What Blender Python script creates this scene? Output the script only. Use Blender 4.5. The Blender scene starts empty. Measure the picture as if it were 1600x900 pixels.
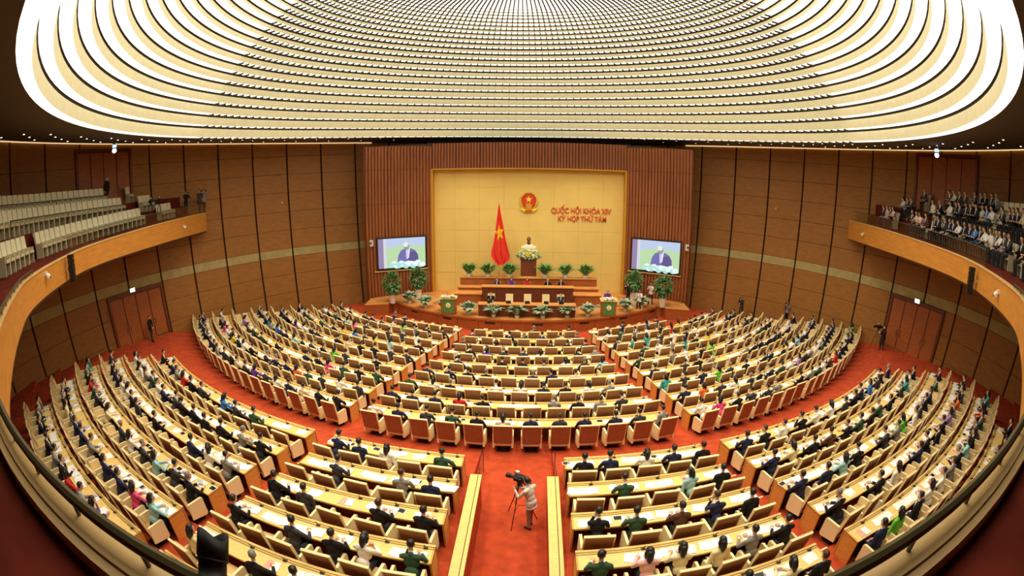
import bpy, math, random
import numpy as np
from mathutils import Vector, Matrix, Euler
random.seed(7)
PI = math.pi
S = bpy.context.scene
COL = S.collection
sin, cos, rad = math.sin, math.cos, math.radians

# ------------------------------------------------------------------ camera
cam_data = bpy.data.cameras.new('camera')
cam = bpy.data.objects.new('camera', cam_data)
COL.objects.link(cam)
cam_data.type = 'PANO'
cam_data.panorama_type = 'FISHEYE_EQUISOLID'
cam_data.sensor_width = 36.0
cam_data.sensor_fit = 'HORIZONTAL'
cam_data.fisheye_lens = 740.758 / 1600 * 36.0
cam_data.fisheye_fov = PI
cam_data.clip_start = 0.05
cam_data.clip_end = 300
PITCH, YAW, ROLL = 0.2168, 0.0458, 0.0052
EYE = Vector((0.738, -44.251, 9.755))
xw = Vector((cos(YAW), sin(YAW), 0)); yw = Vector((-sin(YAW), cos(YAW), 0)); zw = Vector((0, 0, 1))
uw = sin(PITCH) * yw + cos(PITCH) * zw
fw = cos(PITCH) * yw - sin(PITCH) * zw
rt = cos(ROLL) * xw + sin(ROLL) * uw
up = -sin(ROLL) * xw + cos(ROLL) * uw
M = Matrix((rt, up, -fw)).transposed().to_4x4()
M.translation = EYE
cam.matrix_world = M
S.camera = cam

# ------------------------------------------------------------------ world, exposure, large lights
W = bpy.data.worlds.new('world'); S.world = W
W.use_nodes = True
W.node_tree.nodes['Background'].inputs[0].default_value = (1.0, 0.86, 0.68, 1)
W.node_tree.nodes['Background'].inputs[1].default_value = 0.02
S.view_settings.view_transform = 'Standard'
S.view_settings.look = 'None'
S.view_settings.exposure = 0.0
S.view_settings.gamma = 1.0
DOME_GLOW = 1.7        # luminous soffits of the ceiling dome
SPOT_W = 1550          # added fill spots inside the dome, brightening the floor
STAGE_W = 950          # added fill spots brightening the stage and backdrop
XC = 0.28              # axis of the desks
WX, WY = 0.2, -27.2    # centre of the round wall

def spot(name, loc, target, power, angle, blend=0.6, radius=0.25, colour=(1, 0.87, 0.68)):
    d = bpy.data.lights.new(name, 'SPOT')
    d.energy = power; d.spot_size = rad(angle); d.spot_blend = blend; d.shadow_soft_size = radius; d.color = colour
    o = bpy.data.objects.new(name, d); COL.objects.link(o)
    o.location = loc
    o.rotation_euler = (Vector(target) - Vector(loc)).to_track_quat('-Z', 'Y').to_euler()
    return o
for k in range(10):                       # outer ring of added fill spots over the seats
    a = 2 * PI * k / 10 + 0.3
    x, y = 0.2 + 13 * sin(a), -23.0 + 12 * cos(a)
    spot('dome_fill', (x, y, 17.6), (x * 1.05, y - 1.0, 0), SPOT_W, 100)
for k in range(6):  # inner ring of added fill spots, no fixtures modelled
    a = 2 * PI * k / 6
    x, y = 0.2 + 6 * sin(a), -25.0 + 6 * cos(a)
    spot('dome_fill', (x, y, 20.4), (x, y, 0), SPOT_W, 100)
for x in (-6.5, -2.2, 2.8, 7.0):  # fill added for the stage, aimed at the backdrop
    spot('stage_fill', (x * 1.1, -15.0, 15.3), (x, -6.0, 5.2), STAGE_W, 62, 0.8)

# ------------------------------------------------------------------ materials
MAT = {}
def mat(name, col, rough=0.6, noise=0.0, scale=6.0, stretch=(1, 1, 1), metal=0.0, spec=0.5, emit=None, estr=0.0, bump=0.0, col2=None):
    m = bpy.data.materials.new(name); m.use_nodes = True
    nt = m.node_tree; b = nt.nodes['Principled BSDF']
    b.inputs['Base Color'].default_value = (*col, 1)
    b.inputs['Roughness'].default_value = rough
    b.inputs['Metallic'].default_value = metal
    b.inputs['Specular IOR Level'].default_value = spec
    if noise > 0 or bump > 0:
        tc = nt.nodes.new('ShaderNodeTexCoord'); mp = nt.nodes.new('ShaderNodeMapping')
        mp.inputs['Scale'].default_value = stretch
        nz = nt.nodes.new('ShaderNodeTexNoise'); nz.inputs['Scale'].default_value = scale; nz.inputs['Detail'].default_value = 3
        nt.links.new(tc.outputs['Object'], mp.inputs['Vector']); nt.links.new(mp.outputs[0], nz.inputs['Vector'])
        if noise > 0:
            mx = nt.nodes.new('ShaderNodeMix'); mx.data_type = 'RGBA'
            c2 = col2 or tuple(c * (1 - noise) for c in col)
            c1 = col if col2 else tuple(min(1, c * (1 + noise * 0.5)) for c in col)
            mx.inputs[6].default_value = (*c1, 1); mx.inputs[7].default_value = (*c2, 1)
            rp = nt.nodes.new('ShaderNodeMapRange'); rp.inputs[1].default_value = 0.3; rp.inputs[2].default_value = 0.7
            nt.links.new(nz.outputs['Fac'], rp.inputs[0]); nt.links.new(rp.outputs[0], mx.inputs[0])
            nt.links.new(mx.outputs[2], b.inputs['Base Color'])
        if bump > 0:
            bp = nt.nodes.new('ShaderNodeBump'); bp.inputs['Strength'].default_value = bump; bp.inputs['Distance'].default_value = 0.02
            nt.links.new(nz.outputs['Fac'], bp.inputs['Height']); nt.links.new(bp.outputs[0], b.inputs['Normal'])
    if emit:
        b.inputs['Emission Color'].default_value = (*emit, 1); b.inputs['Emission Strength'].default_value = estr
    MAT[name] = m
    return m
def srgb(r, g, b):
    f = lambda c: (c / 255) / 12.92 if c <= 10 else ((c / 255 + 0.055) / 1.055) ** 2.4
    return (f(r), f(g), f(b))
mat('carpet', srgb(188, 76, 44), 0.95, 0.25, 3.0, spec=0.1, bump=0.15)
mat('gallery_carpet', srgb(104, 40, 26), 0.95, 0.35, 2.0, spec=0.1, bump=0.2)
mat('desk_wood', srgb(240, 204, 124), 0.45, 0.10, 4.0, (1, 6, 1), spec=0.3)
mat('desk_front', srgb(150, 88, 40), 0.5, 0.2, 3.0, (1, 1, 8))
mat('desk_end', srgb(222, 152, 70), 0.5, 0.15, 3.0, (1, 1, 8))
mat('slot', srgb(150, 126, 74), 0.6)
mat('chair_cream', srgb(246, 226, 172), 0.5, spec=0.3)
mat('chair_brown', srgb(158, 112, 74), 0.45, 0.15, 5.0)
mat('chair_seat', srgb(214, 178, 120), 0.6)
mat('dark_base', srgb(40, 30, 24), 0.7)
mat('wall_wood', srgb(160, 108, 50), 0.5, 0.16, 1.5, (1, 1, 5), spec=0.35)
mat('wall_gap', srgb(30, 20, 12), 0.9)
mat('wall_band', srgb(176, 158, 102), 0.6, 0.15, 2.0)
mat('portal_wood', srgb(152, 86, 42), 0.5, 0.22, 2.0, (3, 3, 0.3))
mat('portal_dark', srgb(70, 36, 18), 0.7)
mat('backdrop', srgb(232, 202, 116), 0.8, 0.05, 0.8, spec=0.2)
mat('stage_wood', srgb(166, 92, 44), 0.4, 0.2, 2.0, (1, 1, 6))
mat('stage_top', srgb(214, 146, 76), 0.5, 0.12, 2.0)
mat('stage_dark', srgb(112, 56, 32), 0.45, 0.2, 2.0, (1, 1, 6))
mat('fascia', srgb(208, 142, 62), 0.42, 0.14, 1.2, (1, 1, 6), spec=0.4)
mat('cap_wood', srgb(220, 184, 120), 0.5, 0.1, 2.0)
mat('ceiling_dark', srgb(104, 92, 72), 0.9)
mat('dome_face', srgb(246, 244, 206), 0.7, 0.05, 3.0)
mat('dome_gap', srgb(60, 54, 38), 0.9)
mat('dome_glow', (1, 0.95, 0.8), 0.7, emit=(1, 0.96, 0.82), estr=DOME_GLOW)
mat('cove_glow', (1, 0.8, 0.5), 0.7, emit=(1, 0.72, 0.36), estr=0.9)
mat('lamp_glow', (1, 1, 1), 0.5, emit=(1, 0.93, 0.8), estr=9)
mat('sign_glow', (1, 1, 1), 0.5, emit=(0.9, 0.97, 1), estr=6)
mat('blue_glow', (0.3, 0.5, 1), 0.5, emit=(0.35, 0.55, 1), estr=2)
mat('black', (0.012, 0.012, 0.013), 0.5)
mat('black_gloss', (0.01, 0.01, 0.012), 0.25)
mat('steel', srgb(120, 116, 106), 0.35, metal=0.8)
mat('bronze_rail', srgb(92, 82, 50), 0.4, metal=0.5)
mat('white_plastic', srgb(238, 234, 226), 0.4)
mat('paper', (0.92, 0.92, 0.9), 0.8)
mat('paper_blue', srgb(150, 190, 225), 0.8)
mat('paper_pink', srgb(235, 170, 150), 0.8)
mat('screen_off', (0.01, 0.012, 0.016), 0.15)
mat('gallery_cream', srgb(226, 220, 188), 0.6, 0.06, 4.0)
mat('gallery_beige', srgb(196, 188, 152), 0.65)  # deeper cream of the seat cushions and armrests
mat('pot_white', srgb(240, 236, 226), 0.4)
mat('leaf', srgb(96, 142, 76), 0.5, 0.4, 12.0)
mat('leaf_dark', srgb(96, 150, 74), 0.5, 0.4, 12.0)
mat('leaf_silver', srgb(186, 200, 168), 0.5, 0.45, 14.0, col2=srgb(96, 132, 96))
mat('flower_white', srgb(244, 242, 226), 0.7)
mat('flower_green', srgb(176, 198, 120), 0.7, 0.2, 9.0)
mat('flower_yellow', srgb(240, 220, 70), 0.7)
mat('bust_stone', srgb(226, 214, 186), 0.6)
mat('bust_bronze', srgb(120, 92, 62), 0.4, metal=0.3)
mat('flag_red', srgb(228, 50, 36), 0.7)
mat('gold', srgb(244, 214, 56), 0.5)
mat('gold_dark', srgb(206, 150, 30), 0.5)
mat('emblem_red', srgb(206, 52, 24), 0.6)
mat('letter_red', srgb(214, 92, 44), 0.6)
mat('skin', srgb(224, 172, 136), 0.6)
mat('hair_black', (0.012, 0.01, 0.009), 0.45)
mat('hair_grey', srgb(130, 126, 120), 0.6)
mat('hair_brown', srgb(66, 40, 24), 0.5)
mat('eye_white', srgb(236, 232, 224), 0.4)
mat('lips', srgb(178, 104, 88), 0.5)
mat('shoe', (0.012, 0.011, 0.01), 0.4)
mat('trousers', srgb(34, 34, 40), 0.8)
mat('trousers_grey', srgb(158, 142, 134), 0.8)
CLOTH = {'black': srgb(36, 34, 38), 'charcoal': srgb(64, 62, 68), 'navy': srgb(44, 48, 80), 'green': srgb(58, 88, 66), 'white': srgb(244, 242, 236),
         'cream': srgb(238, 226, 180), 'red': srgb(206, 52, 50), 'pink': srgb(232, 84, 140), 'purple': srgb(108, 70, 168), 'teal': srgb(70, 168, 164),
         'blue': srgb(70, 130, 215), 'yellow': srgb(236, 208, 60), 'orange': srgb(232, 120, 60), 'grey': srgb(140, 136, 132), 'brown': srgb(98, 68, 50),
         'lilac': srgb(170, 140, 200), 'light blue': srgb(164, 214, 222), 'pale pink': srgb(238, 190, 186), 'beige': srgb(222, 204, 168), 'bright green': srgb(110, 200, 70), 'pale grey': srgb(222, 216, 206)}
for k, c in CLOTH.items():
    mat('cloth_' + k.replace(' ', '_'), c, 0.85, 0.12, 9.0, spec=0.2)
def cloth(k): return MAT['cloth_' + k.replace(' ', '_')]
def glass_mat():
    m = bpy.data.materials.new('balustrade_glass'); m.use_nodes = True
    nt = m.node_tree; nt.nodes.clear()
    out = nt.nodes.new('ShaderNodeOutputMaterial'); mx = nt.nodes.new('ShaderNodeMixShader')
    tr = nt.nodes.new('ShaderNodeBsdfTransparent'); gl = nt.nodes.new('ShaderNodeBsdfGlossy'); fr = nt.nodes.new('ShaderNodeLayerWeight')
    tr.inputs[0].default_value = (0.93, 0.96, 0.94, 1); gl.inputs['Roughness'].default_value = 0.05; fr.inputs[0].default_value = 0.12
    nt.links.new(fr.outputs[1], mx.inputs[0]); nt.links.new(tr.outputs[0], mx.inputs[1]); nt.links.new(gl.outputs[0], mx.inputs[2]); nt.links.new(mx.outputs[0], out.inputs[0])
    MAT['glass'] = m
glass_mat()
SCREEN = {}
def screen_mat(key, c, s=1.0):
    m = bpy.data.materials.new('screen_' + key); m.use_nodes = True
    b = m.node_tree.nodes['Principled BSDF']
    b.inputs['Base Color'].default_value = (0.02, 0.02, 0.02, 1); b.inputs['Roughness'].default_value = 0.3
    b.inputs['Emission Color'].default_value = (*c, 1); b.inputs['Emission Strength'].default_value = s
    SCREEN[key] = m
for key, c in (('green', srgb(186, 220, 170)), ('blue', srgb(190, 205, 236)), ('violet', srgb(150, 132, 172)), ('pale', srgb(214, 214, 226)), ('suit', srgb(112, 108, 176)),
               ('suit_dark', srgb(92, 84, 140)), ('face', srgb(150, 150, 150)), ('hair', srgb(226, 238, 226)), ('white', srgb(236, 248, 250)), ('mint', srgb(176, 228, 222)), ('shirt', srgb(206, 206, 240))):
    screen_mat(key, c)

# ------------------------------------------------------------------ mesh helpers
class MB:
    """collects polygons; build() links them as ONE mesh object"""
    def __init__(s): s.v = []; s.f = []; s.m = []; s.cur = 0
    def add(s, vs, fs, mi=None):
        n = len(s.v); s.v += [tuple(p) for p in vs]; s.f += [tuple(i + n for i in f) for f in fs]; s.m += [s.cur if mi is None else mi] * len(fs)
        return s
    def box(s, x0, x1, y0, y1, z0, z1, mi=None):
        vs = [(x0, y0, z0), (x1, y0, z0), (x1, y1, z0), (x0, y1, z0), (x0, y0, z1), (x1, y0, z1), (x1, y1, z1), (x0, y1, z1)]
        return s.add(vs, [(0, 3, 2, 1), (4, 5, 6, 7), (0, 1, 5, 4), (1, 2, 6, 5), (2, 3, 7, 6), (3, 0, 4, 7)], mi)
    def hexa(s, b, t, mi=None):
        return s.add(list(b) + list(t), [(0, 3, 2, 1), (4, 5, 6, 7), (0, 1, 5, 4), (1, 2, 6, 5), (2, 3, 7, 6), (3, 0, 4, 7)], mi)
    def cbox(s, c, d, rot=None, mi=None, taper=1.0):
        hx, hy, hz = d[0] / 2, d[1] / 2, d[2] / 2
        vs = [Vector((sx * hx * (taper if sz > 0 else 1), sy * hy * (taper if sz > 0 else 1), sz * hz)) for sz in (-1, 1) for sx, sy in ((-1, -1), (1, -1), (1, 1), (-1, 1))]
        if rot: R = Euler(rot).to_matrix(); vs = [R @ v for v in vs]
        vs = [v + Vector(c) for v in vs]
        return s.hexa(vs[:4], vs[4:], mi)
    def arc(s, R0, R1, a0, a1, z0, z1, n=12, cx=None, cy=0.0, mi=None, e0=None, e1=None):
        """closed ring slab; angles measured from -y; e0/e1(R) give the end angle at a radius"""
        cx = XC if cx is None else cx
        prof = [(R0, z0), (R1, z0), (R1, z1), (R0, z1)]
        vs = []
        for i in range(n + 1):
            t = i / n
            for R, z in prof:
                A0 = e0(R) if e0 else a0; A1 = e1(R) if e1 else a1
                a = A0 + (A1 - A0) * t
                vs.append((cx + R * sin(a), cy - R * cos(a), z))
        fs = [(3, 2, 1, 0), tuple(n * 4 + j for j in (0, 1, 2, 3))]
        for i in range(n):
            for j in range(4):
                k = (j + 1) % 4
                fs.append((i * 4 + j, i * 4 + k, (i + 1) * 4 + k, (i + 1) * 4 + j))
        return s.add(vs, fs, mi)
    def lathe(s, prof, c=(0, 0, 0), n=16, rot=None, mi=None, a0=0.0, a1=2 * PI, sx=1.0, sy=1.0):
        vs = []; closed = abs(a1 - a0 - 2 * PI) < 1e-6
        m = n if closed else n + 1
        R = Euler(rot).to_matrix() if rot else None
        for i in range(m):
            a = a0 + (a1 - a0) * i / n
            for r, z in prof:
                v = Vector((r * cos(a) * sx, r * sin(a) * sy, z))
                if R: v = R @ v
                vs.append(v + Vector(c))
        k = len(prof); fs = []
        for i in range(n):
            j = (i + 1) % m
            for q in range(k - 1):
                fs.append((i * k + q, j * k + q, j * k + q + 1, i * k + q + 1))
        if closed:
            if prof[0][0] > 1e-5: fs.append(tuple(i * k for i in reversed(range(m))))
            if prof[-1][0] > 1e-5: fs.append(tuple(i * k + k - 1 for i in range(m)))
        return s.add(vs, fs, mi)
    def tube(s, pts, r, n=8, mi=None, cap=True, rs=None):
        pts = [Vector(p) for p in pts]; vs = []; K = len(pts)
        for i, p in enumerate(pts):
            d = (pts[min(i + 1, K - 1)] - pts[max(i - 1, 0)]).normalized()
            u = d.orthogonal().normalized() if abs(d.z) > 0.9 else d.cross(Vector((0, 0, 1))).normalized()
            w = d.cross(u).normalized(); rr = rs[i] if rs else r
            vs += [p + rr * (cos(2 * PI * q / n) * u + sin(2 * PI * q / n) * w) for q in range(n)]
        fs = [(i * n + q, i * n + (q + 1) % n, (i + 1) * n + (q + 1) % n, (i + 1) * n + q) for i in range(K - 1) for q in range(n)]
        if cap: fs += [tuple(reversed(range(n))), tuple((K - 1) * n + q for q in range(n))]
        return s.add(vs, fs, mi)
    def ball(s, c, r, n=10, k=7, mi=None, rot=None):
        r = (r, r, r) if isinstance(r, (int, float)) else r
        R = Euler(rot).to_matrix() if rot else None
        vs = []
        for i in range(k + 1):
            t = PI * i / k
            for j in range(n):
                a = 2 * PI * j / n
                v = Vector((r[0] * sin(t) * cos(a), r[1] * sin(t) * sin(a), -r[2] * cos(t)))
                if R: v = R @ v
                vs.append(v + Vector(c))
        fs = []
        for i in range(k):
            for j in range(n):
                q = (j + 1) % n
                if i == 0: fs.append((j, (i + 1) * n + q, (i + 1) * n + j))
                elif i == k - 1: fs.append((i * n + j, i * n + q, (i + 1) * n + j))
                else: fs.append((i * n + j, i * n + q, (i + 1) * n + q, (i + 1) * n + j))
        return s.add(vs, fs, mi)
    def prism(s, poly, p0, ux, uy, nrm, d, mi=None):
        """extrude a 2-D outline standing in plane (ux, uy) at p0 along nrm by d"""
        p0, ux, uy, nrm = Vector(p0), Vector(ux), Vector(uy), Vector(nrm)
        A = [p0 + ux * x + uy * y for x, y in poly]; B = [p + nrm * d for p in A]; n = len(poly)
        return s.add(A + B, [tuple(range(n)), tuple(range(2 * n - 1, n - 1, -1))] + [(i, i + n, (i + 1) % n + n, (i + 1) % n) for i in range(n)], mi)
    def leafblade(s, base, tip, w, sag=0.0, mi=None):
        base, tip = Vector(base), Vector(tip)
        d = tip - base; side = d.cross(Vector((0, 0, 1)))
        side = side.normalized() * w if side.length > 1e-4 else Vector((w, 0, 0))
        nn = side.cross(d).normalized() * w * 0.25
        mid = base + d * 0.5 + Vector((0, 0, sag))
        return s.add([base, mid + side, tip, mid - side, mid + nn], [(0, 1, 4), (1, 2, 4), (2, 3, 4), (3, 0, 4)], mi)
    def mesh(s, name, mats):
        me = bpy.data.meshes.new(name)
        me.from_pydata([tuple(v) for v in s.v], [], s.f)
        for m in (mats if isinstance(mats, (list, tuple)) else [mats]): me.materials.append(MAT[m] if isinstance(m, str) else m)
        me.polygons.foreach_set('material_index', s.m)
        me.update()
        return me
    def build(s, name, mats, parent=None, smooth=False):
        me = s.mesh(name, mats)
        if smooth: me.polygons.foreach_set('use_smooth', [True] * len(me.polygons))
        return link(name, me, parent)
def link(name, data, parent=None):
    o = bpy.data.objects.new(name, data); COL.objects.link(o)
    if parent: o.parent = parent
    return o
def tag(o, label=None, cat=None, group=None, kind=None):
    if label: o['label'] = label
    if cat: o['category'] = cat
    if group: o['group'] = group
    if kind: o['kind'] = kind
    return o
def thing(name, label, cat, loc=(0, 0, 0), rz=0.0, group=None):
    o = link(name, None); o.location = loc; o.rotation_euler = (0, 0, rz)
    return tag(o, label, cat, group)
def copy_tree(o, parent=None):
    c = o.copy(); COL.objects.link(c); c.parent = parent
    for ch in list(o.children): copy_tree(ch, c)
    return c
def struct(o): o['kind'] = 'structure'; return o
ORD = ['first', 'second', 'third', 'fourth', 'fifth', 'sixth', 'seventh', 'eighth', 'ninth', 'tenth', 'eleventh', 'twelfth', 'thirteenth', 'fourteenth', 'fifteenth',
       'sixteenth', 'seventeenth', 'eighteenth', 'nineteenth', 'twentieth', 'twenty-first', 'twenty-second', 'twenty-third', 'twenty-fourth', 'twenty-fifth', 'twenty-sixth', 'twenty-seventh', 'twenty-eighth', 'twenty-ninth', 'thirtieth']

# ------------------------------------------------------------------ room geometry in numbers
def wallR(z): return 24.9 + 1.7 * (z - 0.5) / 13.9
def wall_at(az, z, off=0.0):
    """point on the round wall; az from +y, clockwise to +x"""
    R = wallR(z) + off
    return Vector((WX + R * sin(az), WY + R * cos(az), z))
def corniceZ(y): return 14.374 - 0.027 * (y + 27.05)
def clampwall(p, z, gap=0.06):
    d = Vector((p[0] - WX, p[1] - WY)); m = wallR(z) - gap
    if d.length > m: d *= m / d.length
    return (WX + d.x, WY + d.y)
def rowF(i): return 16.22 + 1.549 * i, 0.067 * i
def rowR(i): return 32.22 + 1.549 * i, 1.109 + 0.171 * i
def edge(ph, d): return lambda R: ph + math.asin(max(-1, min(1, d / R)))
def polar(R, a, z=0.0): return Vector((XC + R * sin(a), -R * cos(a), z))

# ------------------------------------------------------------------ floor
def max_angle(R, z=0.0):
    lim = wallR(max(z, 0)) + 0.05
    lo, hi = 0.0, PI
    for _ in range(30):
        mid = (lo + hi) / 2
        p = polar(R, mid)
        if math.hypot(p.x - WX, p.y - WY) < lim: lo = mid
        else: hi = mid
    return lo
TROUGH = 1.25
mb = MB()
def ring_floor(mb, R0, z0, R1, z1, inner=False, n=40):
    for sgn in (-1, 1):
        vs = []
        for i in range(n + 1):
            t = i / n
            for R, z in ((R0, z0), (R1, z1)):
                if R > 42: hi = 0.62
                else: hi = max_angle(R, z)
                lo = math.asin((TROUGH + 0.02) / R) if inner else 0.0
                p = polar(R, sgn * (lo + (hi - lo) * t), z); vs.append(p)
        fs = [(i * 2, i * 2 + 1, i * 2 + 3, i * 2 + 2) if sgn > 0 else (i * 2, i * 2 + 2, i * 2 + 3, i * 2 + 1) for i in range(n)]
        mb.add(vs, fs)
ring_floor(mb, 0.0, 0.0, 15.6, 0.0)
ring_floor(mb, 15.6, 0.0, 28.9, 0.55)
ring_floor(mb, 28.9, 0.55, 29.6, 0.58)
ring_floor(mb, 29.6, 0.58, 31.95, 1.109, True)
for i in range(7):
    R, z = rowR(i)
    ring_floor(mb, R - 0.27, z, R + 1.279, z, True)
    if i: ring_floor(mb, R - 0.271, z - 0.171, R - 0.27, z, True)
# sunken camera aisle
mb.add([(XC - TROUGH - .05, -29.3, .575), (XC + TROUGH + .05, -29.3, .575), (XC + TROUGH + .05, -46, .575), (XC - TROUGH - .05, -46, .575)], [(3, 2, 1, 0)])
for xs in (XC - TROUGH - .03, XC + TROUGH + .0):
    mb.prism([(-29.3, .5), (-34.0, .5), (-34.0, 1.1), (-31.93, 1.10), (-29.58, .575), (-29.3, .575)], (xs, 0, 0), (0, 1, 0), (0, 0, 1), (1, 0, 0), .03)
floor = struct(mb.build('floor', 'carpet'))
# step edges across the rear aisles
for sgn in (-1, 1):
    mb = MB()
    eC, eD = edge(0.198, 0.46), edge(0.162, 0.793)
    for i in range(1, 6):
        R, z = rowR(i)
        mb = MB(); a0, a1 = sgn * eD(R), sgn * eC(R)
        mb.arc(R - 0.30, R - 0.245, min(a0, a1), max(a0, a1), z - 0.02, z + 0.012, 3)
        mb.build('step_edge', 'chair_cream', floor)

# ------------------------------------------------------------------ round wall, in panels
SEAM = 6.75
def wall_piece(mb, a0, a1, z0, z1, off0, off1, n=3, topc=False):
    vs = []
    for i in range(n + 1):
        a = a0 + (a1 - a0) * i / n
        zt = min(z1, corniceZ(wall_at(a, z1).y)) if topc else z1
        vs += [wall_at(a, z0, off0), wall_at(a, z0, off1), wall_at(a, zt, off1), wall_at(a, zt, off0)]
    fs = [(0, 1, 2, 3), tuple(n * 4 + j for j in (3, 2, 1, 0))]
    for i in range(n):
        for j in range(4):
            k = (j + 1) % 4; fs.append((i * 4 + k, i * 4 + j, (i + 1) * 4 + j, (i + 1) * 4 + k))
    mb.add(vs, fs)
rows = [(-0.1, 1.75), (1.75, 3.2), (3.2, 4.62), (4.62, 5.26), (5.26, 6.75), (6.75, 8.25), (8.25, 9.8), (9.8, 11.3), (11.3, 12.8), (12.8, 14.6)]
for sgn, side in ((-1, 'left'), (1, 'right')):
    mb = MB()
    wall_piece(mb, sgn * rad(20), sgn * rad(180), -0.2, 15.5, 0.16, 0.3, 60)
    wall = struct(mb.build('wall_' + side, 'wall_gap'))
    for k in range(-3, 21):
        a0, a1 = rad(41 + SEAM * k), rad(41 + SEAM * (k + 1))
        if k < 11:
            for r, (z0, z1) in enumerate(rows):
                mb = MB()
                g = 0.075 / wallR(z0)
                wall_piece(mb, sgn * (a0 + g), sgn * (a1 - g), z0 + 0.012, z1 - 0.012, 0.0 - 0.006 * ((k * 7 + r * 3) % 3), 0.17, 3, r == len(rows) - 1)
                mb.build('wall_panel', 'wall_band' if r == 3 else 'wall_wood', wall)
        else:
            mb = MB(); g = 0.075 / 25
            wall_piece(mb, sgn * (a0 + g), sgn * (a1 - g), -0.1, 14.4, 0.0, 0.17, 3)
            mb.build('wall_panel', 'wall_wood', wall)
    # lit cove along the wall top
    mb = MB()
    a0, a1, n = sgn * rad(31), sgn * rad(130), 50
    vs = []
    for i in range(n + 1):
        a = a0 + (a1 - a0) * i / n
        z = corniceZ(wall_at(a, 14).y)
        vs += [wall_at(a, z - 0.02, -0.10), wall_at(a, z - 0.02, -0.02), wall_at(a, z + 0.05, -0.02), wall_at(a, z + 0.05, -0.10)]
    fs = []
    for i in range(n):
        for j in range(4):
            k = (j + 1) % 4; fs.append((i * 4 + j, i * 4 + k, (i + 1) * 4 + k, (i + 1) * 4 + j))
    mb.add(vs, fs)
    struct(mb.build('trim_%d' % (1 if sgn < 0 else 2), 'cove_glow'))

# ------------------------------------------------------------------ doors in the wall
def wall_door(name, a0, a1, z0, z1, leaves, cut_mat='portal_dark'):
    mb = MB()
    for (A, B, Z0, Z1) in ((a0, a0 + rad(.45), z0, z1), (a1 - rad(.45), a1, z0, z1), (a0, a1, z1, z1 + .2)):
        wall_piece(mb, A, B, Z0, Z1, -0.16, 0.0, 4)
    d = struct(mb.build(name, 'stage_dark'))
    mb = MB(); wall_piece(mb, a0, a1, z0, z1, -0.03, -0.01, 6); mb.build('door_recess', cut_mat, d)
    w = (a1 - a0 - rad(.9)) / leaves
    for k in range(leaves):
        A = a0 + rad(.45) + w * k
        mb = MB(); wall_piece(mb, A + rad(.08), A + w - rad(.08), z0 + .03, z1 - .04, -0.09, -0.03, 3)
        leaf = mb.build('door_leaf', 'stage_wood', d)
        mb = MB(); A2 = A + (w * .85 if k % 2 == 0 else w * .15)
        mb.tube([wall_at(A2, z0 + .8, -.14), wall_at(A2, z0 + 1.3, -.14)], .02, 6)
        mb.build('door_handle', 'steel', leaf)
    return d
wall_door('door_1', -rad(86.4), -rad(75.0), 1.2, 4.35, 4)
wall_door('door_2', rad(75.0), rad(86.2), 1.2, 4.4, 4)
wall_door('door_3', -rad(89.3), -rad(78.4), 10.2, 13.75, 4)
wall_door('door_4', rad(76.6), rad(88.9), 10.2, 13.85, 4)

# ------------------------------------------------------------------ ceiling and its stepped light dome
DCX, DCY, DR, DT, DZ, DP = 0.12, -22.895, 19.52, -0.0178, 13.632, 0.4558
def dome_z(k):
    k = min(k, 23.6)
    return DZ + 0.6817 * k - 0.0144 * k * k
def dome_pt(R, a, z):                      # a from +y
    y = DCY + R * cos(a)
    return (DCX + R * sin(a), y, z - DT * (y - DCY))
mb = MB(); n = 96; vs = []
for i in range(n):
    a = 2 * PI * i / n
    p = dome_pt(DR, a, DZ)
    d = Vector((p[0] - WX, p[1] - WY)).normalized()
    q = wall_at(math.atan2(d.x, d.y), 14.2, 0.2); zc = corniceZ(q.y) + 0.06
    vs += [p, (q.x, q.y, zc), (q.x, q.y, zc + .4), (p[0], p[1], p[2] + .4)]
fs = []
for i in range(n):
    j = (i + 1) % n
    for q in range(4):
        r = (q + 1) % 4; fs.append((i * 4 + q, i * 4 + r, j * 4 + r, j * 4 + q))
mb.add(vs, fs)
ceiling = struct(mb.build('ceiling', 'ceiling_dark'))
def dome_band(mb, prof, n=144, mi=None):
    vs = []; K = len(prof)
    for i in range(n):
        a = 2 * PI * i / n
        vs += [dome_pt(R, a, z) for R, z in prof]
    fs = [(i * K + q, ((i + 1) % n) * K + q, ((i + 1) % n) * K + q + 1, i * K + q + 1) for i in range(n) for q in range(K - 1)]
    mb.add(vs, fs, mi)
NR = 42
for k in range(NR):
    R0, R1, z0, z1 = DR - DP * k, DR - DP * (k + 1), dome_z(k), dome_z(k + 1)
    if R1 < .3: R1 = 0.001
    mb = MB()
    dome_band(mb, [(R0, z0), (R1 + .02, z0)])
    glow = mb.build('light_panel', 'dome_glow', ceiling, True)
    h = z1 - z0
    if h > 0.02:
        mb = MB(); gap = min(0.13, h * .4)
        dome_band(mb, [(R1 + .02, z0), (R1 + .02, z1 - gap)], mi=0)
        dome_band(mb, [(R1 + .02, z1 - gap), (R1 + .08, z1 - gap), (R1 + .08, z1 + .02), (R1, z1 + .02)], mi=1)
        mb.build('dome_step', ['dome_face', 'dome_gap'], ceiling, True)
    # thin ribs that divide the luminous panel, over the half in view
    mb = MB(); nr = 92
    for i in range(nr):
        a = -PI / 2 + PI * (i + .5) / nr
        if R0 > 10 and abs(a) > 1.5: continue
        w = 0.035 / R0
        vs = [dome_pt(r, a + s, z) for z in (z0 - .09, z0 + .0) for r, s in ((R0, -w), (R0, w), (R1 + .02, w), (R1 + .02, -w))]
        mb.hexa(vs[:4], vs[4:])
    if mb.v: tag(mb.build('panel_ribs', 'dome_gap', ceiling), kind='stuff')

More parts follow.
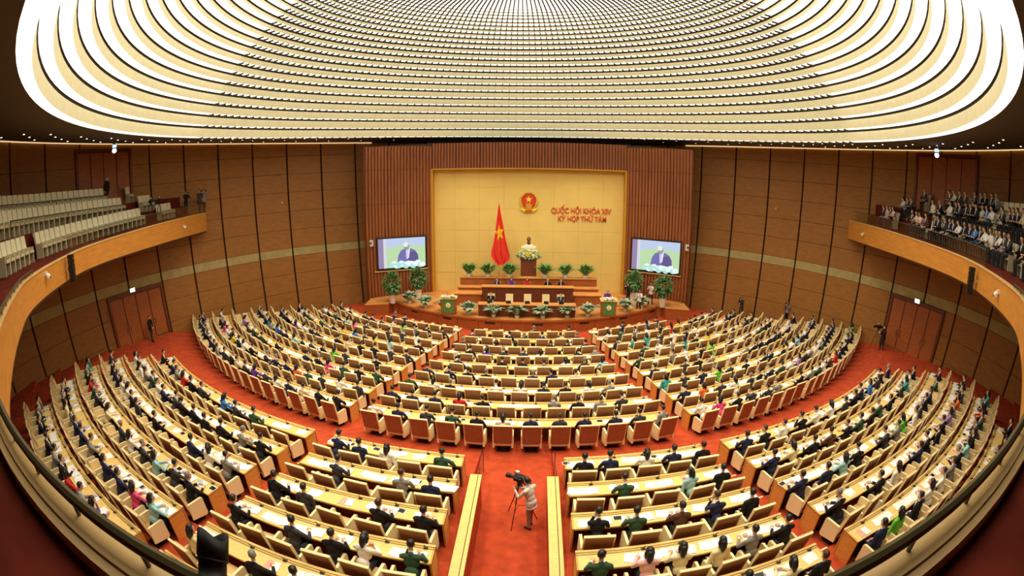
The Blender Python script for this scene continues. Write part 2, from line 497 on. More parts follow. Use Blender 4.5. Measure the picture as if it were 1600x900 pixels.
# downlights in the dark ceiling
dm = MB(); dm.lathe([(.11, .03), (.11, 0), (.075, 0), (.075, .02)], n=10)
dring = dm.mesh('downlight', 'ceiling_dark')
dm = MB(); dm.lathe([(.075, .012), (0.0, .012)], n=10)
dglow = dm.mesh('lamp', 'lamp_glow')
first = None
for ring, R in enumerate((21.6, 22.6, 23.6, 24.8)):
    for sgn in (-1, 1):
        for k in range(13):
            a = sgn * rad(24 + 6.6 * k + (3.3 if ring % 2 else 0))
            x, y = WX + R * sin(a), WY + R * cos(a)
            dd = Vector((x - WX, y - WY)); e = (dd.length - 19.9) / 6.6
            # height of the ceiling underside there
            pin = dome_pt(DR, math.atan2(x - DCX, y - DCY), DZ)
            rin = math.hypot(pin[0] - WX, pin[1] - WY); t = (R - rin) / (wallR(14.2) + .2 - rin)
            if t < 0.06: continue
            z = pin[2] + (corniceZ(WY + (wallR(14.2) + .2) * cos(a)) + .06 - pin[2]) * t
            o = thing('downlight', 'small round downlight, %s from the stage, %s ring, %s side of the dark ceiling' % (ORD[k], ('inner', 'second', 'third', 'outer')[ring], 'left' if sgn < 0 else 'right'), 'downlight', (x, y, z - .035), 0, 'downlights in the dark ceiling ring')
            link('lamp_ring', dring, o); link('lamp', dglow, o)

# ------------------------------------------------------------------ portal around the backdrop
PW = [(-12.75, -8.2), (-7.72, -5.66)]          # left wing, outer to inner corner
PWR = [(13.2, -8.2), (8.3, -5.66)]
pm = MB()
portal = MB(); SIDES = []
for (xo, yo), (xi, yi), s in ((PW[0], PW[1], -1), (PWR[0], PWR[1], 1)):
    # backing: wing, outer return and inner jamb
    portal.hexa([(xo, yo + .1, 0), (xi, yi + .1, 0), (xi, yi + .6, 0), (xo, yo + .6, 0)], [(xo, yo + .1, 13.12), (xi, yi + .1, 13.33), (xi, yi + .6, 13.33), (xo, yo + .6, 13.12)])
    rb_ = MB(); rb_.box(min(xo, xo + s * .12), max(xo, xo + s * .12), yo + .06, yo + 4.2, 0, 13.1); SIDES.append(rb_)
portal.box(PW[1][0], PWR[1][0], -5.56, -5.1, 11.15, 13.33)
wall_front = struct(portal.build('wall_front', 'portal_dark'))
for q in SIDES: q.build('side_panel', 'stage_dark', wall_front)
def ribbed(P0, P1, z0, z1, name='slat_panel', pitch=.24, depth=.09):
    """one wooden panel with vertical ribs between two plan points"""
    P0, P1 = Vector((P0[0], P0[1], 0)), Vector((P1[0], P1[1], 0)); d = P1 - P0; L = d.length; d /= L
    nn = Vector((d.y, -d.x, 0))
    if nn.y > 0: nn = -nn
    nrib = max(1, int(L / pitch)); w = L / nrib; prof = []
    for i in range(nrib):
        prof += [(i * w, 0.0), (i * w + w * .3, 0.0), (i * w + w * .3, depth), (i * w + w, depth)]
    prof.append((L, 0))
    vs = []
    for u, h in prof:
        p = P0 + d * u + nn * (h - .02)
        vs += [(p.x, p.y, z0 + .012), (p.x, p.y, z1 - .012)]
    mb = MB(); mb.add(vs, [(i * 2, i * 2 + 2, i * 2 + 3, i * 2 + 1) for i in range(len(prof) - 1)])
    mb.add([vs[0], vs[-2], vs[-1], vs[1]], [(3, 2, 1, 0)])
    return mb.build(name, 'portal_wood', wall_front)
zs = [0.6, 2.85, 5.75, 8.4, 11.2, 13.12]
for (A, B) in ((PW[0], PW[1]), (PWR[1], PWR[0])):
    A, B = Vector(A), Vector(B); NC = 3
    for c in range(NC):
        for r in range(5):
            p, q = A + (B - A) * (c / NC), A + (B - A) * ((c + 1) / NC)
            g = (q - p).normalized() * .012
            ribbed(p + g, q - g, zs[r], zs[r + 1])
for c in range(8):
    x0 = PW[1][0] + (PWR[1][0] - PW[1][0]) * c / 8; x1 = PW[1][0] + (PWR[1][0] - PW[1][0]) * (c + 1) / 8
    ribbed((x0 + .012, -5.56), (x1 - .012, -5.56), 11.2, 13.33)
# jambs and lintel edge of the opening
mb = MB()
mb.box(PW[1][0] - .02, PW[1][0] + .1, -5.75, -4.9, .6, 11.2); mb.box(PWR[1][0] - .1, PWR[1][0] + .02, -5.75, -4.9, .6, 11.2)
mb.box(PW[1][0], PWR[1][0], -5.72, -4.9, 11.1, 11.2)
mb.build('opening_frame', 'gold_dark', wall_front)
# yellow backdrop in panels
mb = MB(); mb.box(-8.2, 8.8, -4.95, -4.8, 0, 11.6)
back = struct(mb.build('wall_back', 'backdrop'))
for c in range(8):
    for r in range(6):
        x0 = -7.95 + 16.5 * c / 8; x1 = -7.95 + 16.5 * (c + 1) / 8; z0 = .6 + 10.8 * r / 6; z1 = .6 + 10.8 * (r + 1) / 6
        mb = MB(); dy = 0.004 * ((c * 5 + r * 3) % 4)
        mb.box(x0 + .004, x1 - .004, -5.0 - dy, -4.94, z0 + .004, z1 - .004)
        mb.build('backdrop_panel', 'backdrop', back)

# ------------------------------------------------------------------ stage
SR, SZ, SA = 13.95, 0.82, rad(46.5)
mb = MB()
n = 48
arcp = [(XC + (SR - .06) * sin(-SA + 2 * SA * i / n), -(SR - .06) * cos(-SA + 2 * SA * i / n)) for i in range(n + 1)]
poly = arcp + [(12.9, -8.3), (8.3, -5.0), (-7.9, -5.0), (-12.3, -8.3)]
mb.prism(poly, (0, 0, 0), (1, 0, 0), (0, 1, 0), (0, 0, 1), SZ - .06)
stage = tag(mb.build('stage', 'stage_top'), 'low curved wooden stage below the yellow backdrop', 'stage')
mb = MB(); mb.prism(poly, (0, 0, SZ - .06), (1, 0, 0), (0, 1, 0), (0, 0, 1), .06); mb.build('stage_floor', 'stage_top', stage)
for i in range(14):
    a0, a1 = -SA + 2 * SA * i / 14, -SA + 2 * SA * (i + 1) / 14
    mb = MB(); mb.arc(SR - .06, SR + .0, a0 + .001, a1 - .001, 0.0, SZ - .1, 4); mb.build('front_panel', 'stage_wood', stage)
    if i % 2: 
        mb = MB(); am = (a0 + a1) / 2; mb.arc(SR - .02, SR + .015, am - .025, am + .025, .52, .64, 2); mb.build('floor_vent', 'black', stage)
mb = MB(); mb.arc(SR - .2, SR + .05, -SA, SA, SZ - .1, SZ + .02, 48); mb.build('edge_rail', 'stage_wood', stage)
# planter boxes at both ends of the stage
for s, nm in ((-1, 'left'), (1, 'right')):
    mb = MB(); x = XC + s * 11.35
    P = [(XC + s * 10.55, -9.0), (XC + s * 12.55, -8.85), (XC + s * 12.35, -10.9), (XC + s * 10.6, -10.4)]
    if s > 0: P = P[::-1]
    mb.prism(P, (0, 0, 0), (1, 0, 0), (0, 1, 0), (0, 0, 1), .86)
    b = tag(mb.build('end_block', 'stage_wood'), 'brown wooden block closing the %s end of the stage' % nm, 'block')
    mb = MB(); c = Vector((sum(p[0] for p in P) / 4, sum(p[1] for p in P) / 4)); P2 = [tuple(c + (Vector(p) - c) * 1.03) for p in P]
    mb.prism(P2, (0, 0, .86), (1, 0, 0), (0, 1, 0), (0, 0, 1), .05); mb.build('block_cap', 'stage_top', b)
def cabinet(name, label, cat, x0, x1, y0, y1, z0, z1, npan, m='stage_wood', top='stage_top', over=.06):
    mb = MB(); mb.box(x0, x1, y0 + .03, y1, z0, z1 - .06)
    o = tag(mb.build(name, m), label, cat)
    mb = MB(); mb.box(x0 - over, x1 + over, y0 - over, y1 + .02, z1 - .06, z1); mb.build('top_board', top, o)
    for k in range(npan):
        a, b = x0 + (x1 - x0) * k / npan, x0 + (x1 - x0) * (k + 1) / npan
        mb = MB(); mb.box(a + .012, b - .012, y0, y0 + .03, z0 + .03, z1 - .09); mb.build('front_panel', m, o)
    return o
cabinet('presidium_desk', 'long brown wooden desk low at the stage front for the secretaries', 'desk', -3.02, 3.64, -12.9, -12.2, SZ, 1.68, 6, 'stage_dark')
mb = MB(); mb.box(-3.1, 3.75, -12.0, -8.4, SZ, 1.22); tag(mb.build('platform', 'stage_wood'), 'raised wooden platform under the upper stage desk', 'platform')
cabinet('presidium_desk', 'long dark brown upper desk on the stage platform before the pedestal', 'desk', -3.0, 3.66, -10.6, -9.9, 1.22, 2.42, 6, 'stage_dark')
for s, x0, x1 in ((-1, -5.15, -3.12), (1, 3.78, 5.82)):
    nm = 'left' if s < 0 else 'right'
    o = cabinet('side_block', 'wooden side block %s of the upper stage desk' % nm, 'block', x0, x1, -10.0, -8.9, SZ, 1.72, 2)
    o = cabinet('side_block', 'higher set-back wooden block %s of the upper stage desk' % nm, 'block', x0 + .08, x1 - .06, -8.85, -8.1, SZ, 1.98, 2)
    # steps leading up at the side
    for k in range(4):
        xa = x0 - .42 * (k + 1) if s < 0 else x1 + .42 * k
        mb = MB(); mb.box(xa, xa + .42, -9.9, -7.6, SZ, 1.55 - .18 * k)
        if k == 0: st = tag(mb.build('stage_steps', 'stage_top'), 'short flight of wooden steps at the %s side of the stage' % nm, 'steps')
        else: mb.build('step', 'stage_top', st)
cabinet('palm_bench', 'long low wooden bench holding palms under the yellow backdrop', 'bench', -5.02, 5.73, -8.0, -7.3, SZ, 2.58, 9, 'stage_wood')

# ------------------------------------------------------------------ gallery around the hall
CTL = [(0, -43.45), (2.5, -43.2), (5, -42.45), (7, -41.5), (10.2, -39.65), (13, -37.7), (16.2, -34.3), (18.5, -30.8), (20.3, -25.5), (22.9, -16.5), (24.2, -12.0)]
def catmull(P, n=8):
    out = []
    for i in range(len(P) - 1):
        p0, p1, p2, p3 = (np.array(P[max(0, min(len(P) - 1, j))], float) for j in (i - 1, i, i + 1, i + 2))
        for t in np.arange(n) / n:
            out.append(.5 * (2 * p1 + (p2 - p0) * t + (2 * p0 - 5 * p1 + 4 * p2 - p3) * t * t + (3 * p1 - p0 - 3 * p2 + p3) * t ** 3))
    out.append(np.array(P[-1], float)); return out
half = catmull([(-CTL[1][0], CTL[1][1])] + CTL)[8:]
GC = [np.array((-p[0], p[1])) for p in half[::-1]] + [np.array(p) for p in half[1:]]
GC = [p + np.array((.2, 0)) for p in GC]
# cut the curve where it meets the wall
GC = [p for p in GC if math.hypot(p[0] - WX, p[1] - WY) < wallR(8.2) - .05]
NG = len(GC)
GT = []
for i in range(NG):
    t = GC[min(i + 1, NG - 1)] - GC[max(i - 1, 0)]; GT.append(t / np.linalg.norm(t))
GN = [np.array((t[1], -t[0])) for t in GT]          # away from the hall
def smooth(t): t = max(0, min(1, t)); return t * t * (3 - 2 * t)
def z_up(y): return 8.42 + .47 * smooth((y + 39) / 24)
def z_lo(y): return 7.57
def goff(i, off, z=8.5): return clampwall(GC[i] + GN[i] * off, z, .05)
def strip(mb, prof, idx=None, mi=None):
    """prof(i) gives the section points at station i; closed section"""
    idx = list(idx if idx is not None else range(NG)); secs = [prof(i) for i in idx]; K = len(secs[0]); vs = [p for s in secs for p in s]
    fs = []
    for i in range(len(secs) - 1):
        for q in range(K):
            r = (q + 1) % K; fs.append((i * K + q, (i + 1) * K + q, (i + 1) * K + r, i * K + r))
    fs += [tuple(range(K)), tuple((len(secs) - 1) * K + q for q in reversed(range(K)))]
    mb.add(vs, fs, mi)
def sec(i, o0, o1, z0, z1):
    a, b = goff(i, o0, z0), goff(i, o1, z0)
    return [(*a, z0), (*b, z0), (*b, z1), (*a, z1)]
mb = MB(); strip(mb, lambda i: sec(i, .03, .16, z_lo(GC[i][1]), z_up(GC[i][1]) - .05))
gal = struct(mb.build('trim_3', 'fascia'))
step = max(1, NG // 26)
for a in range(0, NG - 1, step):                    # facing boards of the balcony front
    b = min(a + step, NG - 1)
    mb = MB(); strip(mb, lambda i: sec(i, 0.0, .05, z_lo(GC[i][1]) - .02, z_up(GC[i][1]) - .04), range(a, b + 1)); mb.build('fascia_board', 'fascia', gal, False)
mb = MB(); strip(mb, lambda i: sec(i, -.03, .12, z_up(GC[i][1]) - .05, z_up(GC[i][1]))); mb.build('fascia_cap', 'cap_wood', gal)
def camzone(i): return 1 - smooth((GC[i][1] + 38.5) / 3.5)       # 1 near the camera, 0 along the sides
mb = MB(); strip(mb, lambda i: sec(i, .10, .18, z_lo(GC[i][1]), z_up(GC[i][1]) - .02)); mb.build('parapet', 'cap_wood', gal)
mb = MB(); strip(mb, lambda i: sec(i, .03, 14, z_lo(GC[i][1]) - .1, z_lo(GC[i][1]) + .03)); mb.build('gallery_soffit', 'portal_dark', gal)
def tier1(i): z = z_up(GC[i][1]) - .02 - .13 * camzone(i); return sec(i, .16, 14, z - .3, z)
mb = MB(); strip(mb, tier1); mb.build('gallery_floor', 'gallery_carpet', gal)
SIDE_L = [i for i in range(NG) if GC[i][0] < 0 and GC[i][1] > -39.0]
SIDE_R = [i for i in range(NG) if GC[i][0] > 0 and GC[i][1] > -39.0]
T2, T3 = 9.52, 10.22
for idx in (SIDE_L, SIDE_R):
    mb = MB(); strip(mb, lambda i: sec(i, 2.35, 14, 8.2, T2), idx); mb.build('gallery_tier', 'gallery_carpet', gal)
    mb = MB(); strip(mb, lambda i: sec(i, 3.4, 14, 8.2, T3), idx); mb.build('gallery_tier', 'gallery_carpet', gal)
# hand rail on the parapet near the photographer
near = [i for i in range(NG) if GC[i][1] < -37.0]
mb = MB(); mb.tube([(*goff(i, .02), 8.53) for i in near], .035, 8)
rail = tag(mb.build('hand_rail', 'bronze_rail'), 'dark bronze handrail curving along the near gallery edge', 'rail')
for i in near[::2]:
    mb = MB(); x, y = goff(i, .02); mb.tube([(x, y, z_up(y) - .005), (x, y, 8.52)], .014, 6); mb.build('rail_post', 'bronze_rail', rail)
# glass balustrades on the side galleries
for idx, nm in ((SIDE_L, 'left'), (SIDE_R, 'right')):
    idx = [i for i in idx if GC[i][1] > -34]
    root = thing('glass_balustrade', 'low glass balustrade along the edge of the %s gallery' % nm, 'balustrade', (0, 0, 0))
    st = 2
    for a in range(0, len(idx) - st, st):
        mb = MB(); strip(mb, lambda i: sec(i, .10, .112, z_up(GC[i][1]), z_up(GC[i][1]) + .62), idx[a:a + st + 1]); mb.build('glass_pane', 'glass', root)
    mb = MB(); mb.tube([(*goff(i, .106), z_up(GC[i][1]) + .63) for i in idx], .018, 6); mb.build('top_rail', 'steel', root)
# gallery seats
def gseat(closed=True):
    root = link('gallery_seat', None)
    m = MB(); m.cbox((0, -.20, .66), (.50, .09, .66), (rad(10), 0, 0)); m.build('backrest', 'gallery_cream', root)
    m = MB(); m.cbox((0, -.275, .99), (.47, .13, .16), (rad(10), 0, 0)); m.build('headrest', 'gallery_cream', root)
    m = MB(); m.cbox((0, .04, .44), (.46, .42, .11), (rad(6), 0, 0)); m.build('seat', 'gallery_beige', root)
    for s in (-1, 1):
        m = MB(); m.box(s * .255 - .025, s * .255 + .025, -.18, .2, 0.0, .62); m.build('armrest', 'gallery_beige', root)
    return root
gproto = gseat(); gfirst = True
GSEATS = []
def along(idx, off, z, y0, y1, gap=.56):
    """evenly spaced stations on a gallery row; yields plan point and facing"""
    pts = [Vector(goff(i, off, z)) for i in idx]
    pts.sort(key=lambda p: p.y)
    pts = [p for p in pts]
    out = []; acc = 0.0; cur = pts[0]
    for p, q in zip(pts[:-1], pts[1:]):
        seg = (q - p).length; d = (q - p) / max(seg, 1e-6)
        while acc < seg:
            c = p + d * acc
            if y0 <= c.y <= y1: out.append((c.x, c.y, d))
            acc += gap
        acc -= seg
    return out
for idx, side in ((SIDE_L, 'left'), (SIDE_R, 'right')):
    for r, (off, zf, spans) in enumerate(((1.75, None, ((-37.6, -35.4), (-34.2, -23.3), (-21.6, -19.0))), (2.82, T2, ((-36.9, -24.6), (-22.6, -20.4))), (3.85, T3, ((-36.5, -25.4), (-22.9, -21.6))))):
        for b, (y0, y1) in enumerate(spans):
            st = along(idx, off, 9.0, y0, y1)
            for k, (x, y, d) in enumerate(st):
                z = z_up(y) - .02 if zf is None else zf
                face = math.atan2(-d.y, -d.x) if side == 'right' else math.atan2(d.y, d.x)
                # local +y must look at the hall
                hall = Vector((WX - x, -26 - y)).normalized(); nv = Vector((-d.y, d.x)); 
                if nv.dot(hall) < 0: nv = -nv
                rz = math.atan2(-nv.x, nv.y)
                if math.hypot(x - WX, y - WY) > wallR(z) - .5: continue
                GSEATS.append((side, r, b, k, x, y, z, rz, len(st)))
bname = {0: 'near', 1: 'long', 2: 'far'}
for (side, r, b, k, x, y, z, rz, n) in GSEATS:
    if side == 'right' and y > -30 and r < 3 and not (r == 2): 
        if (k * 7 + r) % 2: continue              # hidden under the audience
    o = gproto if gfirst else copy_tree(gproto)
    gfirst = False
    o.location = (x, y, z); o.rotation_euler = (0, 0, rz)
    blk = ('near' if b == 0 else 'long' if b == 1 else 'far') if r == 0 else ('long' if b == 0 else 'far')
    tag(o, 'cream gallery seat, %s from the stage, %s tier, %s block, %s gallery' % (ORD[min(29, n - 1 - k)], ('front', 'middle', 'back')[r], blk, side), 'seat', group='cream seats in the %s gallery' % side)
# dark rails along the upper tiers
for idx, side in ((SIDE_L, 'left'), (SIDE_R, 'right')):
    for off, z, y0, y1, nm in ((2.42, T2, -36.8, -24.4, 'middle'), (3.47, T3, -36.4, -25.2, 'back')):
        st = along(idx, off, 9.0, y0, y1, .9)
        mb = MB(); mb.tube([(x, y, z + .62) for x, y, d in st], .025, 6)
        rl = tag(mb.build('tier_rail', 'black'), 'dark metal rail before the %s tier of the %s gallery' % (nm, side), 'rail')
        for (x, y, d) in (st[0], st[len(st) // 2], st[-1]):
            mb = MB(); mb.tube([(x, y, z - .01), (x, y, z + .62)], .02, 6); mb.build('rail_post', 'black', rl)
# boxes hung on the balcony front: small cameras and line-array loudspeakers
def on_fascia(ray, zc):
    """point on the balcony front seen along a plan direction from the photographer"""
    d = Vector(ray).normalized(); best = None
    for i in range(NG - 1):
        a, b = Vector(GC[i]), Vector(GC[i + 1]); e = b - a
        den = d.x * e.y - d.y * e.x
        if abs(den) < 1e-9: continue
        w = a - Vector((EYE.x, EYE.y))
        t = (w.x * e.y - w.y * e.x) / den; u = (w.x * d.y - w.y * d.x) / den
        if 0 <= u <= 1 and t > 8: best = (t, i, a + e * u)
    t, i, p = best
    n = Vector(GN[i]); return p, -n, t
for ray, slope, nm in (((-.883, .469), -.096, 'near end of the left gallery front'), ((-.684, .73), -.049, 'far end of the left gallery front'), ((.654, .757), -.05, 'far end of the right gallery front'), ((.864, .503), -.111, 'near end of the right gallery front')):
    p, n, t = on_fascia(ray, 8); z = EYE.z + slope * t
    q = p + n * .12
    mb = MB(); mb.ball((q.x, q.y, z), (.1, .1, .11)); o = tag(mb.build('dome_camera', 'white_plastic', None, True), 'small white camera on the ' + nm, 'camera')
    mb = MB(); rz = math.atan2(-n.x, n.y); mb.cbox((p.x + n.x * .04, p.y + n.y * .04, z + .1), (.14, .1, .12), (0, 0, rz)); mb.build('bracket', 'white_plastic', o)
    mb = MB(); mb.ball((q.x + n.x * .07, q.y + n.y * .07, z - .03), (.045, .045, .045), 8, 5); mb.build('lens', 'black_gloss', o)
for ray, s0, s1, nm in (((-.858, .513), -.064, -.116, 'left'), ((.834, .552), -.071, -.122, 'right')):
    p, n, t = on_fascia(ray, 8); z0, z1 = EYE.z + s1 * t, EYE.z + s0 * t
    rz = math.atan2(-n.x, n.y); q = p + n * .3
    o = thing('column_speaker', 'tall narrow black loudspeaker hung before the %s gallery front' % nm, 'loudspeaker', (q.x, q.y, z0), rz)
    H = z1 - z0; nb = 6
    for k in range(nb):
        mb = MB(); mb.box(-.14, .14, -.12, .12, H * k / nb + .008, H * (k + 1) / nb - .008); mb.build('speaker_module', 'black', o)
        mb = MB(); mb.box(-.12, .12, .12, .128, H * k / nb + .02, H * (k + 1) / nb - .02); mb.build('grille', 'black_gloss', o)
    mb = MB(); mb.box(-.04, .04, -.3, -.12, H * .45, H * .55); mb.build('bracket', 'cap_wood', o)
# lit signs over the lower doors, lamps hung from the ceiling
for az, z, nm in ((-81.2, 4.62, 'left'), (80.5, 4.62, 'right')):
    p = wall_at(rad(az), z, -.2); o = thing('exit_sign', 'small glowing white sign box over the lower door, %s wall' % nm, 'sign', p, -rad(az))
    mb = MB(); mb.box(-.22, .22, -.04, .18, -.12, .14); mb.build('sign_case', 'white_plastic', o)
    mb = MB(); mb.box(-.2, .2, -.05, -.041, -.1, .12); mb.build('sign_face', 'sign_glow', o)
for (x, y, z), nm in (((-22.2, -26.3, 13.35), 'left'), ((22.6, -26.0, 13.45), 'right')):
    o = thing('hanging_lamp', 'hanging cluster of bluish lamps before the upper %s door' % nm, 'lamp', (x, y, z))
    mb = MB(); mb.tube([(0, 0, .35), (0, 0, .95)], .02, 6); mb.build('rod', 'black', o)
    mb = MB(); mb.lathe([(.05, .36), (.13, .3), (.13, .0), (.05, -.02)], n=10); mb.build('housing', 'steel', o)
    mb = MB(); mb.ball((0, 0, -.1), (.15, .15, .13)); mb.build('bulb', 'sign_glow', o)
    mb = MB(); mb.lathe([(.135, .24), (.14, .2), (.14, .1), (.135, .06)], n=10); mb.build('blue_band', 'blue_glow', o)
for az, nm in ((-49.2, 'left'), (49.6, 'right')):
    p = wall_at(rad(az), 9.0, -.06); mb = MB(); mb.lathe([(.1, 0), (.1, .05), (.06, .07), (0, .07)], c=p, n=10, rot=(PI / 2, 0, -rad(az)))
    tag(mb.build('wall_sensor', 'cap_wood'), 'small round sensor on the upper %s wall panels' % nm, 'sensor')

# ------------------------------------------------------------------ people: one continuous body each
# a primitive: ('c', p, q, r1, r2, tag) tapered limb, ('e', centre, radii, tag) rounded volume
SKIN, TOP, BOT, SHOE, SHIRT = 0, 1, 2, 3, 4
def cap_mesh(mb, p, q, r1, r2, n=10):
    p, q = Vector(p), Vector(q); d = q - p; L = d.length; d = d / L if L > 1e-6 else Vector((0, 0, 1))
    prof = [(r1 * sin(t), -r1 * cos(t)) for t in np.linspace(0, PI / 2, 4)] + [(r2 * cos(t), L + r2 * sin(t)) for t in np.linspace(0, PI / 2, 4)]
    prof[0] = (0, -r1); prof[-1] = (0, L + r2)
    mb.lathe(prof, p, n, d.to_track_quat('Z', 'Y').to_euler())
def sdf(prims, P):
    best = np.full(len(P), 1e9); tagv = np.zeros(len(P), int)
    for pr in prims:
        if pr[0] == 'c':
            a, b = np.array(pr[1], float), np.array(pr[2], float); ab = b - a
            t = np.clip(((P - a) @ ab) / max(ab @ ab, 1e-9), 0, 1)
            dd = np.linalg.norm(P - (a + t[:, None] * ab), axis=1) - (pr[3] + (pr[4] - pr[3]) * t)
        else:
            c, r = np.array(pr[1], float), np.array(pr[2], float)
            k = np.linalg.norm((P - c) / r, axis=1); dd = (k - 1) * r.min()
        m = dd < best; best[m] = dd[m]; tagv[m] = pr[-1]
    return tagv
def face_bits(me, H, fwd):
    """eyes, brows and lips set into the face of a finished body"""
    import bmesh
    F = frame(fwd); H = Vector(H); bm = bmesh.new(); bm.from_mesh(me)
    base = len(me.materials)
    for k in ('eye_white', 'hair_black', 'lips'): me.materials.append(MAT[k])
    for (x, y, z), r, mi in [((s * .031, .080, .012), (.014, .010, .008), 0) for s in (-1, 1)] + [((s * .031, .0875, .012), (.006, .005, .006), 1) for s in (-1, 1)] + [((s * .032, .088, .031), (.019, .006, .004), 1) for s in (-1, 1)] + [((0, .0935, -.058), (.022, .006, .006), 2)]:
        mb = MB(); mb.ball((0, 0, 0), r, 8, 5)
        vs = [bm.verts.new(H + F @ (Vector(v) + Vector((x, y, z)))) for v in mb.v]
        for f in mb.f:
            try: q = bm.faces.new([vs[i] for i in f]); q.material_index = base + mi; q.smooth = True
            except ValueError: pass
    loose = [v for v in bm.verts if not v.link_faces]
    bmesh.ops.delete(bm, geom=loose, context='VERTS')
    bm.to_mesh(me); bm.free(); me.update(); return me
def body_mesh(name, prims, keep=0.3, voxel=0.014):
    mb = MB()
    for pr in prims:
        if pr[0] == 'c': cap_mesh(mb, pr[1], pr[2], pr[3], pr[4])
        else: mb.ball(pr[1], pr[2], 14, 10)
    o = link('person_build', mb.mesh('person_build', 'skin'))
    m = o.modifiers.new('r', 'REMESH'); m.mode = 'VOXEL'; m.voxel_size = voxel
    m = o.modifiers.new('s', 'SMOOTH'); m.factor = 0.5; m.iterations = 2
    if keep < 1: m = o.modifiers.new('d', 'DECIMATE'); m.ratio = keep
    dg = bpy.context.evaluated_depsgraph_get(); dg.update()
    me = bpy.data.meshes.new_from_object(o.evaluated_get(dg)); me.name = name
    old = o.data; bpy.data.objects.remove(o); bpy.data.meshes.remove(old)
    me.materials.clear()
    for k in ('skin', 'cloth_black', 'trousers', 'shoe', 'cloth_white'): me.materials.append(MAT[k])
    n = len(me.polygons); c = np.zeros(n * 3); me.polygons.foreach_get('center', c)
    me.polygons.foreach_set('material_index', sdf(prims, c.reshape(-1, 3)).astype(np.int32))
    me.polygons.foreach_set('use_smooth', [True] * n); me.update()
    return me
def frame(fwd, upv=(0, 0, 1)):
    y = Vector(fwd).normalized(); x = y.cross(Vector(upv)).normalized(); z = x.cross(y)
    return Matrix((x, y, z)).transposed()
def head_prims(c, fwd, upv=(0, 0, 1)):
    F = frame(fwd, upv); c = Vector(c); g = lambda x, y, z: tuple(c + F @ Vector((x, y, z)))
    pr = [('e', g(0, -.01, .03), (.076, .092, .09), SKIN), ('e', g(0, .0, .0), (.07, .08, .10), SKIN), ('c', g(0, .045, -.06), g(0, .05, -.085), .045, .032, SKIN),
          ('c', g(0, .088, .01), g(0, .108, -.022), .012, .017, SKIN), ('c', g(-.024, .083, -.058), g(.024, .083, -.058), .011, .011, SKIN),
          ('c', g(-.04, .075, .03), g(.04, .075, .03), .014, .014, SKIN)]
    for s in (-1, 1): pr.append(('c', g(s * .076, -.005, .02), g(s * .08, -.01, -.03), .017, .012, SKIN))
    return pr
def hand_prims(w, d, pn, curl=.5, tagv=SKIN, s=1.0):
    """palm and five fingers from the wrist w along d; pn is the palm normal, side = thumb side"""
    w, d, pn = Vector(w), Vector(d).normalized(), Vector(pn).normalized()
    sd = d.cross(pn).normalized(); pn = sd.cross(d)
    pal = w + d * .05 * s
    pr = [('c', w, tuple(w + d * .03 * s), .026, .03, tagv), ('c', tuple(pal - sd * .02 * s), tuple(pal + sd * .02 * s + d * .02 * s), .024, .024, tagv)]
    for k, L in enumerate((.066, .078, .072, .056)):
        b = w + d * .075 * s + sd * (.037 - .0255 * k) * s
        m = b + (d * cos(curl * .5) + pn * sin(curl * .5)) * L * .5 * s
        t = m + (d * cos(curl * 1.4) + pn * sin(curl * 1.4)) * L * .5 * s
        pr += [('c', tuple(b), tuple(m), 0.0098, .0094, tagv), ('c', tuple(m), tuple(t), .0094, .0086, tagv)]
    b = w + d * .03 * s + sd * .03 * s; m = b + (d * .6 + sd * .8).normalized() * .035 * s; t = m + (d * .9 + pn * .35).normalized() * .03 * s
    pr += [('c', tuple(b), tuple(m), .014, .0115, tagv), ('c', tuple(m), tuple(t), .0115, .010, tagv)]
    return pr
def hair_mesh(name, c, fwd, long=False, upv=(0, 0, 1)):
    F = frame(fwd, upv); c = Vector(c); mb = MB(); vs = []; n, k = 18, 10
    for i in range(k + 1):
        t = PI * .72 * i / k
        for j in range(n):
            a = 2 * PI * j / n
            x, y, z = sin(t) * cos(a), sin(t) * sin(a), cos(t)
            if y > .25 and z < .55: z, y = max(z, .55 - .12 * x * x), min(y, .72)
            side = .10 if abs(x) > .6 and y > -.1 else 0
            z = max(z, -.62 + (.4 if y > .0 else 0) + side)
            vs.append(c + F @ Vector((x * .088, y * .104 - .012, z * .104 + .03)))
    fs = [(i * n + j, i * n + (j + 1) % n, (i + 1) * n + (j + 1) % n, (i + 1) * n + j) for i in range(k) for j in range(n)]
    mb.add(vs, fs)
    if long:
        g = lambda x, y, z: c + F @ Vector((x, y, z))
        mb.tube([g(0, -.04, .06), g(0, -.075, -.04), g(0, -.095, -.14), g(0, -.09, -.25)], .05, 10, rs=[.07, .082, .075, .04])
        for s in (-1, 1): mb.tube([g(s * .06, .0, .06), g(s * .083, -.015, -.03), g(s * .075, -.05, -.14)], .03, 8, rs=[.03, .034, .022])
    me = mb.mesh(name, 'hair_black'); me.polygons.foreach_set('use_smooth', [True] * len(me.polygons)); return me
